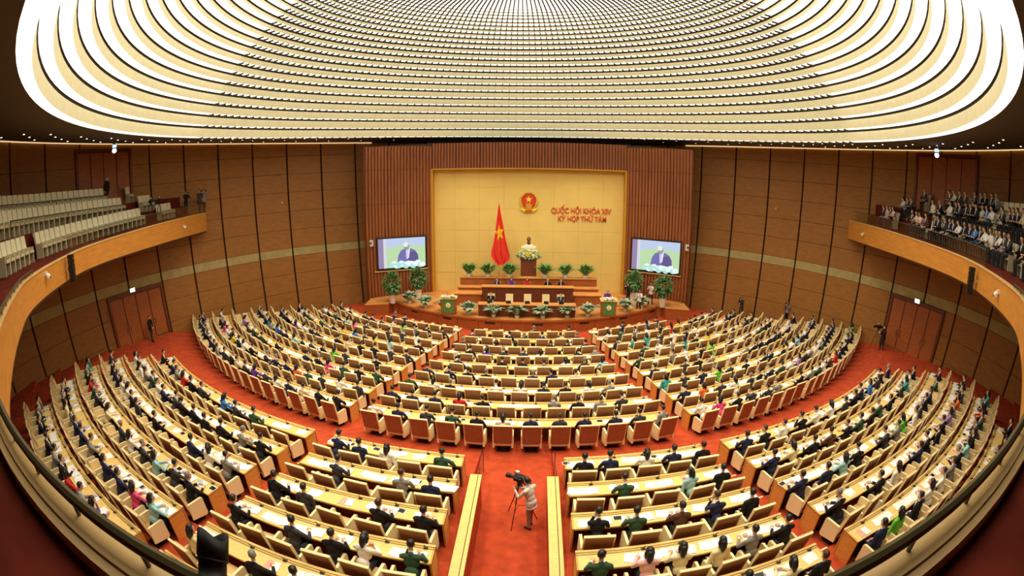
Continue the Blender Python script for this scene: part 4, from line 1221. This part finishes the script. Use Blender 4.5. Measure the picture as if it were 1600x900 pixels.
S2 = 1.9
for q in head_prims((0, 0, 0), (0, -1, -.05)):
    f2 = lambda p: tuple(np.array(p) * S2 + np.array((0, -.04, 1.0)))
    pr.append((q[0], f2(q[1]), f2(q[2]), q[3] * S2, q[4] * S2, SKIN) if q[0] == 'c' else (q[0], f2(q[1]), tuple(v * S2 for v in q[2]), SKIN))
pr += [('c', (0, -.17, .80), (0, -.14, .66), .05, .02, SKIN)]
bm = body_mesh('bust', pr, .3, .025)
for i, k in enumerate(('bust_bronze', 'bust_stone', 'bust_stone', 'bust_stone', 'bust_stone')): bm.materials[i] = MAT[k]
b = link('bust', bm); b.location = (.34, -6.76, SZ + 3.2 + .45)
tag(b, 'pale bust of a bearded man standing on the flower-covered pedestal', 'bust')
m = MB(); m.lathe([(.16, 0), (.16, .03), (.12, .07), (.12, .5)], n=16); bp = m.build('bust_foot', 'bust_stone', b); bp.location = (0, 0, -.45)
# flag on its pole
o = thing('flag', 'tall red flag with yellow star hanging on a pole beside the pedestal', 'flag', (-2.06, -6.5, 0))
m = MB(); m.tube([(0, 0, SZ), (0, 0, 8.4)], .03, 8); m.build('pole', 'gold_dark', o)
m = MB(); m.lathe([(.0, 8.62), (.05, 8.45), (.03, 8.38)][::-1], n=8); m.build('finial', 'gold', o)
m = MB(); m.lathe([(.22, SZ), (.22, SZ + .06), (.05, SZ + .14)], n=14); m.build('foot', 'gold_dark', o)
prof = [(8.2, -.03, .05), (7.4, -.13, .17), (6.6, -.24, .34), (5.9, -.3, .46), (5.2, -.42, .6), (4.5, -.6, .78), (4.1, -.62, .88), (3.8, -.48, .84), (3.55, -.3, .62), (3.35, -.12, .34)]
def flag_y(u, z): return -.10 - .09 * sin(u * 17 + z * .7) * min(1, (8.3 - z) / 1.5)
m = MB(); NU = 20; vs = []
for (z, l, r) in prof: vs += [(l + (r - l) * j / NU, flag_y(j / NU, z), z) for j in range(NU + 1)]
nb = len(vs); vs += [(x, y + .012, z) for x, y, z in vs]
fs = []
for i in range(len(prof) - 1):
    for j in range(NU):
        q = i * (NU + 1) + j; fs += [(q, q + NU + 1, q + NU + 2, q + 1), (q + nb, q + 1 + nb, q + NU + 2 + nb, q + NU + 1 + nb)]
m.add(vs, fs); cl = m.build('flag_cloth', 'flag_red', o, True)
star = []
for k in range(10):
    rr = .62 if k % 2 == 0 else .25; a = PI / 2 + k * PI / 5 + .18; star.append((rr * cos(a) * .68 + .06, rr * sin(a) * 1.15 + 5.95))
m = MB(); cpt = (.06, 5.95)
def sp(x, z):
    for (z0, l0, r0), (z1, l1, r1) in zip(prof[:-1], prof[1:]):
        if z1 <= z <= z0:
            t = (z0 - z) / (z0 - z1); l, r = l0 + (l1 - l0) * t, r0 + (r1 - r0) * t; u = (x - l) / (r - l); return (x, flag_y(max(0, min(1, u)), z) - .02, z)
pts = []
for k in range(10):
    a, b = star[k], star[(k + 1) % 10]
    for t in (0, .25, .5, .75): pts.append((a[0] + (b[0] - a[0]) * t, a[1] + (b[1] - a[1]) * t))
rings = [1.0, .66, .33]; vs = [sp(cpt[0] + (p[0] - cpt[0]) * s, cpt[1] + (p[1] - cpt[1]) * s) for s in rings for p in pts] + [sp(*cpt)]
n = len(pts); fs = [(r * n + j, r * n + (j + 1) % n, (r + 1) * n + (j + 1) % n, (r + 1) * n + j) for r in range(2) for j in range(n)] + [(2 * n + j, 2 * n + (j + 1) % n, 3 * n) for j in range(n)]
m.add(vs, fs); m.build('flag_star', 'gold', cl)
# emblem on the backdrop
o = thing('wall_emblem', 'round gold and red emblem with a star high on the yellow backdrop', 'emblem', (.29, -5.03, 8.36))
m = MB(); m.lathe([(.62, 0), (.62, .06), (.56, .09), (0, .09)], (0, 0, .12), 28, (PI / 2, 0, 0)); m.build('red_disc', 'emblem_red', o)
m = MB(); st5 = [((.30 if k % 2 == 0 else .125) * cos(PI / 2 + k * PI / 5), (.30 if k % 2 == 0 else .125) * sin(PI / 2 + k * PI / 5) + .25) for k in range(10)]
m.prism(st5, (0, -.09, 0), (1, 0, 0), (0, 0, 1), (0, -1, 0), .04); m.build('star', 'gold', o)
for s in (-1, 1):
    m = MB()
    for k in range(14):
        a = rad(-78 + 11.5 * k); c = Vector((s * .66 * cos(a), -.08, .10 + .72 * sin(a)))
        for w in (-.5, .5):
            d = Vector((s * (-sin(a) + w * cos(a)), 0, cos(a) + w * sin(a))).normalized(); m.leafblade(c, c + d * .26, .05, 0.0)
            e = c + Vector((0, -.03, 0)); m.leafblade(e, e + d * .22 + Vector((0, -.03, 0)), .045, 0.02)
    m.tube([(s * .66 * cos(rad(-80 + 12 * k)), -.05, .10 + .72 * sin(rad(-80 + 12 * k))) for k in range(14)], .05, 6)
    m.build('grain_wreath', 'gold', o)
m = MB(); cog = []
for k in range(24):
    rr = .30 if (k // 2) % 2 == 0 else .23; a = 2 * PI * (k + .5) / 24; cog.append((rr * cos(a), rr * sin(a) - .32))
m.prism(cog, (0, -.09, 0), (1, 0, 0), (0, 0, 1), (0, -1, 0), .05); m.build('cog', 'gold_dark', o)
m = MB(); m.prism([(-.62, -.42), (-.3, -.6), (.3, -.6), (.62, -.42), (.68, -.58), (.34, -.8), (-.34, -.8), (-.68, -.58)], (0, -.06, 0), (1, 0, 0), (0, 0, 1), (0, -1, 0), .1); rb = m.build('ribbon', 'gold', o)
m = MB(); m.prism([(-.3, -.62), (.3, -.62), (.3, -.76), (-.3, -.76)], (0, -.16, 0), (1, 0, 0), (0, 0, 1), (0, -1, 0), .02); m.build('ribbon_band', 'emblem_red', rb)
# lettering on the backdrop
def letters(text, x0, x1, zb, cap):
    c = bpy.data.curves.new('lettering', 'FONT'); c.body = text; c.size = 1; c.extrude = .05; c.offset = .018; c.align_x = 'LEFT'
    o = link('lettering', c); bpy.context.view_layer.update()
    me = bpy.data.meshes.new_from_object(o.evaluated_get(bpy.context.evaluated_depsgraph_get())); bpy.data.objects.remove(o)
    xs = [v.co.x for v in me.vertices]; w = max(xs) - min(xs); x_min = min(xs)
    for v in me.vertices:
        x, y, z = v.co; v.co = (x0 + (x - x_min) * (x1 - x0) / w, -5.06 - z * .8, zb + y * cap / .7)
    me.materials.clear(); me.materials.append(MAT['letter_red'])
    o = link('wall_lettering', me); return o
tag(letters('QUỐC HỘI KHÓA XIV', 2.14, 7.16, 7.52, .44), 'upper line of red raised lettering on the yellow backdrop', 'lettering', 'lettering on the yellow backdrop')
tag(letters('KỲ HỌP THỨ TÁM', 2.72, 6.76, 6.86, .42), 'lower line of red raised lettering on the yellow backdrop', 'lettering', 'lettering on the yellow backdrop')
# large screens on the angled side walls
def tv(c0, c1, z0, z1, label):
    a, b = Vector((*c0, 0)), Vector((*c1, 0)); ux = (b - a); L = ux.length; ux /= L; nn = Vector((ux.y, -ux.x, 0))
    if nn.y > 0: nn = -nn
    H = z1 - z0; o = thing('video_screen', label, 'screen'); base = a + Vector((0, 0, z0))
    R = lambda x0, x1, y0, y1: [(x0, y0), (x1, y0), (x1, y1), (x0, y1)]
    m = MB(); m.prism(R(0, L, 0, H), base, ux, (0, 0, 1), nn, .14); m.build('screen_case', 'black', o)
    t = .1; w, h = L - 2 * t, H - 2 * t - .04; p0 = base + ux * t + Vector((0, 0, t + .04)) + nn * .14
    m = MB(); m.prism(R(-.25, L + .1, -.14, -.06), base, ux, (0, 0, 1), nn, .12); m.build('sill', 'cap_wood', o)
    keys = ['green', 'blue', 'violet', 'pale', 'suit', 'suit_dark', 'face', 'hair', 'white', 'mint', 'shirt']; I = keys.index; m = MB(); lay = [0]
    def ply(poly, key): lay[0] += 1; m.prism([(x * w, y * h) for x, y in poly], p0 + nn * .002 * lay[0], ux, (0, 0, 1), nn, .002, I(key))
    def ell(cx, cy, rx, ry, key): ply([(cx + rx * cos(2 * PI * k / 20), cy + ry * sin(2 * PI * k / 20)) for k in range(20)], key)
    ply(R(0, 1, 0, 1), 'green'); ply([(0, .62), (.5, .75), (1, .7), (1, 1), (0, 1)], 'blue'); ply(R(0, .11, 0, 1), 'violet'); ply(R(.11, .17, 0, 1), 'pale')
    ply([(.40, .20), (.42, .42), (.48, .58), (.56, .64), (.68, .64), (.78, .56), (.84, .40), (.85, .2)], 'suit'); ply([(.62, .2), (.66, .5), (.78, .54), (.84, .38), (.85, .18)], 'suit_dark')
    ply([(.58, .62), (.66, .62), (.63, .28), (.59, .28)], 'shirt'); ell(.60, .71, .058, .125, 'face'); ell(.585, .77, .055, .085, 'hair')
    ply([(.655, .66), (.672, .66), (.645, .32), (.63, .32)], 'white')
    for k in range(14): ell(.28 + .05 * k, .09 + .06 * sin(k * 1.9), .06, .085, 'white' if k % 3 else 'mint')
    for k in range(4): ell(.30 + .07 * k, .12, .035, .05, 'mint')
    m.build('screen_image', [SCREEN[k] for k in keys], o)
def wing(P, x): (xo, yo), (xi, yi) = P; return (x, yo + (yi - yo) * (x - xo) / (xi - xo) - .06)
tv(wing(PW, -11.93), wing(PW, -8.2), 3.02, 5.68, 'large video screen showing a speaker, left of the yellow backdrop')
tv(wing(PWR, 8.83), wing(PWR, 12.6), 3.02, 5.72, 'large video screen showing a speaker, right of the yellow backdrop')
for P, x, nm in ((PW, -12.25, 'left'), (PWR, 12.95, 'right')):
    X, Y = wing(P, x); o = thing('wall_camera', 'small white camera beside the %s video screen' % nm, 'camera', (X, Y, 5.3))
    m = MB(); m.box(-.11, .11, -.3, .0, -.24, .24); m.build('camera_body', 'white_plastic', o); m = MB(); m.lathe([(.07, 0), (.07, .1), (0, .1)], (0, -.3, .05), 10, (PI / 2, 0, 0)); m.build('lens', 'black_gloss', o)

# ------------------------------------------------------------------ standing people
def standing(arms, yaw=0.0, nod=.1, stride=.1, bend=0.0, crouch=0.0, lean=0.0):
    """joints of a standing figure facing +y; arms = two (elbow, wrist, palm normal) or None"""
    ph = .93 - crouch; P = Vector((0, -.02 - bend * .1, ph)); C = P + Vector((lean, .02 + bend, .38 - bend * .25)); N = C + Vector((lean * .3, .03 + bend * .5, .19)); H = N + Vector((0, .04 + nod * .06, .13))
    fwd = Vector((sin(yaw), cos(yaw), -nod)).normalized()
    pr = [('e', tuple(P), (.165, .115, .13), BOT), ('e', tuple(P + (C - P) * .4), (.15, .11, .17), TOP), ('e', tuple(C - Vector((0, 0, .05))), (.175, .118, .2), TOP), ('e', tuple(P + Vector((0, 0, .03))), (.178, .13, .13), TOP), ('c', tuple(P + Vector((-.06, 0, -.03))), tuple(P + Vector((.06, 0, -.03))), .122, .122, TOP),
          ('c', tuple(C + Vector((-.15, 0, .1))), tuple(C + Vector((.15, 0, .1))), .07, .07, TOP), ('c', tuple(C + Vector((0, .0, .12))), tuple(N), .072, .055, SHIRT), ('c', tuple(N), tuple(N + (H - N) * .75), .05, .048, SKIN)]
    pr += head_prims(H, fwd)
    for s, A in zip((-1, 1), arms):
        hip = P + Vector((s * .085, 0, -.02)); an = Vector((s * .10, s * stride, .09)); kn = (hip + an) / 2 + Vector((0, .03 + crouch * .5, 0))
        pr += [('c', tuple(hip), tuple(kn), .09, .064, BOT), ('c', tuple(kn), tuple(an), .062, .045, BOT), ('c', tuple(an + Vector((0, -.03, -.045))), tuple(an + Vector((s * .02, .13, -.055))), .042, .034, SHOE)]
        sh = C + Vector((s * .19, 0, .1))
        el, wr, pn = A if A else ((s * .25, -.04, sh.z - .28), (s * .23, .06, sh.z - .52), (-s, 0, 0))
        el, wr = Vector(el), Vector(wr)
        pr += [('c', tuple(sh), tuple(el), .058, .046, TOP), ('c', tuple(el), tuple(el + (wr - el) * .9), .045, .034, TOP)] + hand_prims(wr, wr - el, pn, .9)
    return pr, H, fwd
def stand_person(spec, top, bottom, loc, rz, label, hair='hair_black', longh=False, group=None, keep=.2, shirt=None):
    pr, H, fwd = standing(**spec); me = face_bits(body_mesh('standing_body', pr, keep, .009), H, fwd)
    return person(me, hair_mesh('hair', H, fwd, longh), top, loc, rz, label, group, MAT[bottom] if bottom in MAT else cloth(bottom), shirt or cloth(top), hair), H, fwd
HOLD = [((-.24, .16, 1.22), (-.07, .30, 1.52), (1, 0, 0)), ((.24, .16, 1.22), (.08, .27, 1.53), (-1, 0, 0))]
def hand_camera(person_o, H, fwd, label):
    """a stills camera held to the face"""
    o = thing('photo_camera', label, 'camera'); R = person_o.rotation_euler.z; loc = Vector(person_o.location)
    c = H + fwd * .17; q = Matrix.Rotation(R, 3, 'Z') @ c + loc; o.location = q; o.rotation_euler = (0, 0, R)
    m = MB(); m.box(-.075, .075, -.03, .045, -.05, .045); m.box(-.03, .03, -.02, .03, .045, .075); m.build('camera_body', 'black', o)
    m = MB(); m.lathe([(.036, 0), (.036, .09), (.044, .10), (.044, .15), (.03, .15), (.03, .12)], (0, .045, 0), 12, (-PI / 2, 0, 0)); m.build('lens', 'black_gloss', o)
def tripod(label, x, y, z, h, rz=0.0, spread=.45):
    o = thing('tripod', label, 'tripod', (x, y, z), rz)
    for k in range(3):
        a = rad(90 + 120 * k); m = MB(); ft = (spread * cos(a), spread * sin(a), .015); kn = (spread * .45 * cos(a), spread * .45 * sin(a), h * .55)
        m.tube([(.05 * cos(a), .05 * sin(a), h), kn], .02, 6); m.tube([kn, ft], .014, 6); lg = m.build('leg', 'black', o)
        m = MB(); m.ball(ft, .02, 6, 4); m.build('foot', 'black', lg)
    m = MB(); m.lathe([(.05, h - .06), (.07, h), (.07, h + .05), (.045, h + .1), (0, h + .1)], n=12); m.build('head', 'black', o)
    m = MB()
    for k in range(3):
        a = rad(90 + 120 * k); m.tube([(0, 0, h * .42), (spread * .55 * cos(a), spread * .55 * sin(a), h * .42)], .008, 5)
    m.build('spreader', 'black', o); return o
def video_camera(label, loc, rz):
    o = thing('video_camera', label, 'video camera', loc, rz)
    m = MB(); m.box(-.06, .06, -.22, .16, 0.0, .17); m.box(-.05, .05, -.34, -.22, .02, .15); m.build('camera_body', 'black', o)
    m = MB(); m.lathe([(.05, 0), (.055, .1), (.075, .13), (.075, .24), (.06, .24), (.06, .2)], (0, .16, .085), 14, (-PI / 2, 0, 0)); m.build('lens', 'black_gloss', o)
    m = MB(); m.tube([(0, -.2, .17), (0, -.18, .24), (0, .1, .24), (0, .13, .17)], .014, 6); m.build('carry_handle', 'black', o)
    m = MB(); m.box(-.13, -.06, -.02, .12, .09, .16); m.tube([(-.095, -.02, .125), (-.095, -.1, .125)], .025, 8); m.build('viewfinder', 'black', o)
    m = MB(); m.box(-.02, .05, .02, .12, .255, .31); m.tube([(0, .07, .24), (0, .07, .26)], .008, 5); m.build('camera_lamp', 'white_plastic', o)
    m = MB(); m.tube([(.085, -.05, .15), (.085, .22, .17)], .018, 8); m.build('microphone', 'black', o)
    m = MB(); m.tube([(.0, -.05, -.02), (.04, -.3, -.16), (.05, -.42, -.2)], .012, 6); m.build('pan_handle', 'black', o); return o
# the cameraman of the central aisle: tripod and camera to his left, camera aimed left along the desks
CMZ = .577
tx, ty = .48, -33.60
tripod('black tripod standing on the red carpet of the central camera aisle', tx, ty, CMZ, 1.36, rad(38), .52)
video_camera('black shoulder video camera with small lamp on the central aisle tripod', (tx, ty, CMZ + 1.46), rad(62))
spec = dict(arms=[((-.27, .2, 1.16), (-.20, .40, 1.30), (1, 0, 0)), ((.22, .24, 1.18), (-.06, .46, 1.28), (-1, 0, 0))], yaw=.1, nod=.05, bend=.06, stride=.06)
pc, H, fwd = stand_person(spec, 'pale grey', 'trousers_grey', (.80, -33.90, CMZ), rad(50), 'cameraman in pale jacket and grey trousers at the central aisle tripod', keep=.5)
col = MB(); cN = H - Vector((0, .05, .155)); col.lathe([(.060, -.03), (.070, .0), (.066, .035), (.058, .03)], tuple(cN), 14); col.build('jacket_collar', cloth('pale grey'), pc, True)
hem = MB(); hem.lathe([(.186, -.02), (.190, .0), (.185, .03)], (0, -.026, .80), 20, sy=.74); hem.build('jacket_hem', cloth('pale grey'), pc, True)
# photographers beside the right lectern, speaker at the lectern
spk, _, _ = stand_person(dict(arms=[((-.26, .12, 1.1), (-.2, .36, 1.12), (0, 0, -1)), ((.26, .12, 1.1), (.2, .36, 1.12), (0, 0, -1))], nod=.35), 'purple', 'trousers', (6.02, -11.75, SZ - .0), PI, 'speaker in a dark purple jacket behind the right stage lectern', 'hair_grey')
for k, (x, y, top, bot, spec, lab) in enumerate(((8.05, -9.3, 'black', 'trousers', dict(arms=HOLD, nod=.0), 'photographer in black standing behind the right stage plants'),
        (8.72, -10.3, 'white', 'trousers', dict(arms=[((-.24, .16, .92), (-.07, .30, 1.22), (1, 0, 0)), ((.24, .16, .92), (.08, .27, 1.23), (-1, 0, 0))], nod=.0, crouch=.28), 'photographer in white shirt crouching in front of a potted tree'),
        (9.95, -9.0, 'white', 'trousers', dict(arms=HOLD, nod=.0, stride=.14), 'photographer in white shirt standing beside the right potted tree'))):
    p, H, fwd = stand_person(spec, top, bot, (x, y, SZ), rad((120, 150, 135)[k]), lab)
    hand_camera(p, H, fwd, 'black photo camera held by the photographer, %s of the three by the stage' % ORD[k])
# along the right wall and the doors
for k, (x, y, z, top, lab, rz) in enumerate(((17.3, -10.6, .0, 'charcoal', 'cameraman in dark grey standing by the right wall panels near the stage', 120), (20.5, -12.75, .0, 'grey', 'cameraman in grey standing behind the right desks by the wall', 120), (22.4, -14.4, .0, 'black', 'cameraman in black beside the right wall, farthest from the stage', 120))):
    R = math.hypot(x - XC, y); z = .0 if R < 15.6 else (R - 15.6) * .0414 if R < 28.9 else .56
    p, H, fwd = stand_person(dict(arms=HOLD, nod=0.0), top, 'trousers', (x, y, z), rad(rz), lab)
    hand_camera(p, H, fwd, 'dark camera held by the cameraman at the right wall, %s from the stage' % ORD[k])
tripod('black tripod with camera before the right wall door', 23.2, -21.3, .93, 1.4, .4, .5)
video_camera('black video camera on the tripod before the right wall door', (23.2, -21.3, .93 + 1.5), rad(70))
stand_person(dict(arms=[((-.25, .2, 1.12), (-.12, .4, 1.25), (1, 0, 0)), ((.25, .2, 1.12), (.12, .4, 1.25), (-1, 0, 0))], nod=.05), 'black', 'trousers', (23.45, -21.75, .97), rad(70), 'cameraman in black behind the tripod before the right wall door')
stand_person(dict(arms=[((-.25, .05, 1.12), (-.06, .2, .98), (0, 1, 0)), ((.25, .05, 1.12), (.06, .2, .98), (0, 1, 0))], nod=0.0), 'black', 'trousers', (-23.7, -23.0, 1.12), rad(-80), 'guard in a black suit standing before the left wall door')
# people on the galleries
stand_person(dict(arms=[None, None], nod=0.0), 'black', 'trousers', (-24.2, -25.4, T3), rad(-90), 'person in black standing behind the back tier of the left gallery')
for k, (x, y, top) in enumerate(((-22.75, -17.2, 'charcoal'), (-23.1, -18.4, 'black'), (-22.9, -16.5, 'grey'))):
    p, H, fwd = stand_person(dict(arms=HOLD, nod=.1), top, 'trousers', (x, y, 8.84), rad(-110), 'cameraman in %s standing at the far end of the left gallery' % top)
    hand_camera(p, H, fwd, 'dark camera held by the %s cameraman, far end of left gallery' % top)
for k, (x, y) in enumerate(((-22.5, -21.9), (-22.0, -23.2))):
    tripod('dark tripod among the far seats of the left gallery, %s from the stage' % ORD[k], x, y, 8.84 if k == 0 else 8.82, 1.1, .5 * k, .35)
    video_camera('dark video camera on the left gallery tripod, %s from the stage' % ORD[k], (x, y, (8.84 if k == 0 else 8.82) + 1.2), rad(-110))
grng = random.Random(21); gal_people = Joined(); gl = 0
cand = [(g, (Vector((g[4], g[5], g[6])) - EYE).length) for g in GSEATS if g[0] == 'right']
for (side, r, b, k, x, y, z, rz, n), dist in sorted(cand, key=lambda t: t[1]):
    if r == 2 and y < -31: continue
    if grng.random() < (.12 if r < 2 else .25): continue
    who = grng.choice(['black'] * 11 + ['charcoal'] * 6 + ['navy'] * 4 + ['white'] * 4 + ['grey'] * 3 + ['brown', 'pale pink', 'blue', 'beige', 'cream'])
    near, far, h0, h1 = POSES[grng.choice([1, 2, 3, 4, 4])]
    woman = who in WOMEN or grng.random() < .25
    d = Vector((-sin(rz), cos(rz), 0)) * .02
    loc = (x + d.x, y + d.y, z); hm = MAT[grng.choice(['hair_black'] * 4 + ['hair_brown', 'hair_grey'])]
    blk = ('near' if b == 0 else 'long' if b == 1 else 'far') if r == 0 else ('long' if b == 0 else 'far')
    if gl < 45:
        gl += 1
        o = person(near, h1 if woman else h0, who, loc, rz, 'visitor in %s, %s from the stage, %s tier, %s block, right gallery' % (who, ORD[min(29, n - 1 - k)], ('front', 'middle', 'back')[r], blk), 'visitors seated on the right gallery')
    else:
        gal_people.put(far, loc, rz, [MAT['skin'], cloth(who), MAT['trousers'], MAT['shoe'], MAT['cloth_white']]); gal_people.put(h1 if woman else h0, loc, rz, [hm])
gal_people.build('gallery_crowd', 'seated visitors filling the far seats of the right gallery', 'crowd', True)
# another photographer's lens beside us, on a monopod
o = thing('camera_lens', 'black camera lens with petal hood rising at the near gallery rail', 'lens', (0.021, -43.63, 9.02))
ax = Vector((.013, -.072, -.068)).normalized()      # from the hood down to the camera
q = (-ax).to_track_quat('Z', 'X'); o.rotation_euler = q.to_euler()
m = MB(); n = 36; vs = []
def petal(a): return .012 * cos(2 * a + .9) + .004
for rr, zf in ((.041, 0), (.041, 1), (.038, 1), (.038, 0)):
    for k in range(n):
        a = 2 * PI * k / n; vs.append((rr * cos(a), rr * sin(a), (petal(a) if zf else -.055)))
fs = [(r * n + k, r * n + (k + 1) % n, ((r + 1) % 4) * n + (k + 1) % n, ((r + 1) % 4) * n + k) for r in range(4) for k in range(n)]
m.add(vs, fs); m.build('lens_hood', 'black', o, True)
m = MB(); m.lathe([(.036, -.055), (.040, -.056), (.040, -.062), (.0365, -.063), (.0365, -.10), (.039, -.101), (.039, -.14), (.034, -.142), (.034, -.19)][::-1], n=30); m.build('lens_barrel', 'black', o, True)
m = MB(); m.lathe([(.030, -.05), (.018, -.042), (0, -.04)], n=24); m.build('front_glass', 'black_gloss', o, True)
m = MB(); m.box(-.07, .07, -.05, .05, -.25, -.19); m.box(-.03, .03, .05, .075, -.24, -.2); m.build('camera_body', 'black', o)
b = Vector(o.location) + ax * .22
m = MB(); m.tube([tuple(b), (b.x, b.y, b.z - .05), (b.x, b.y, 8.0)], .014, 8); tag(m.build('monopod', 'black'), 'black monopod standing on the near gallery floor under the petal-hood lens', 'monopod')
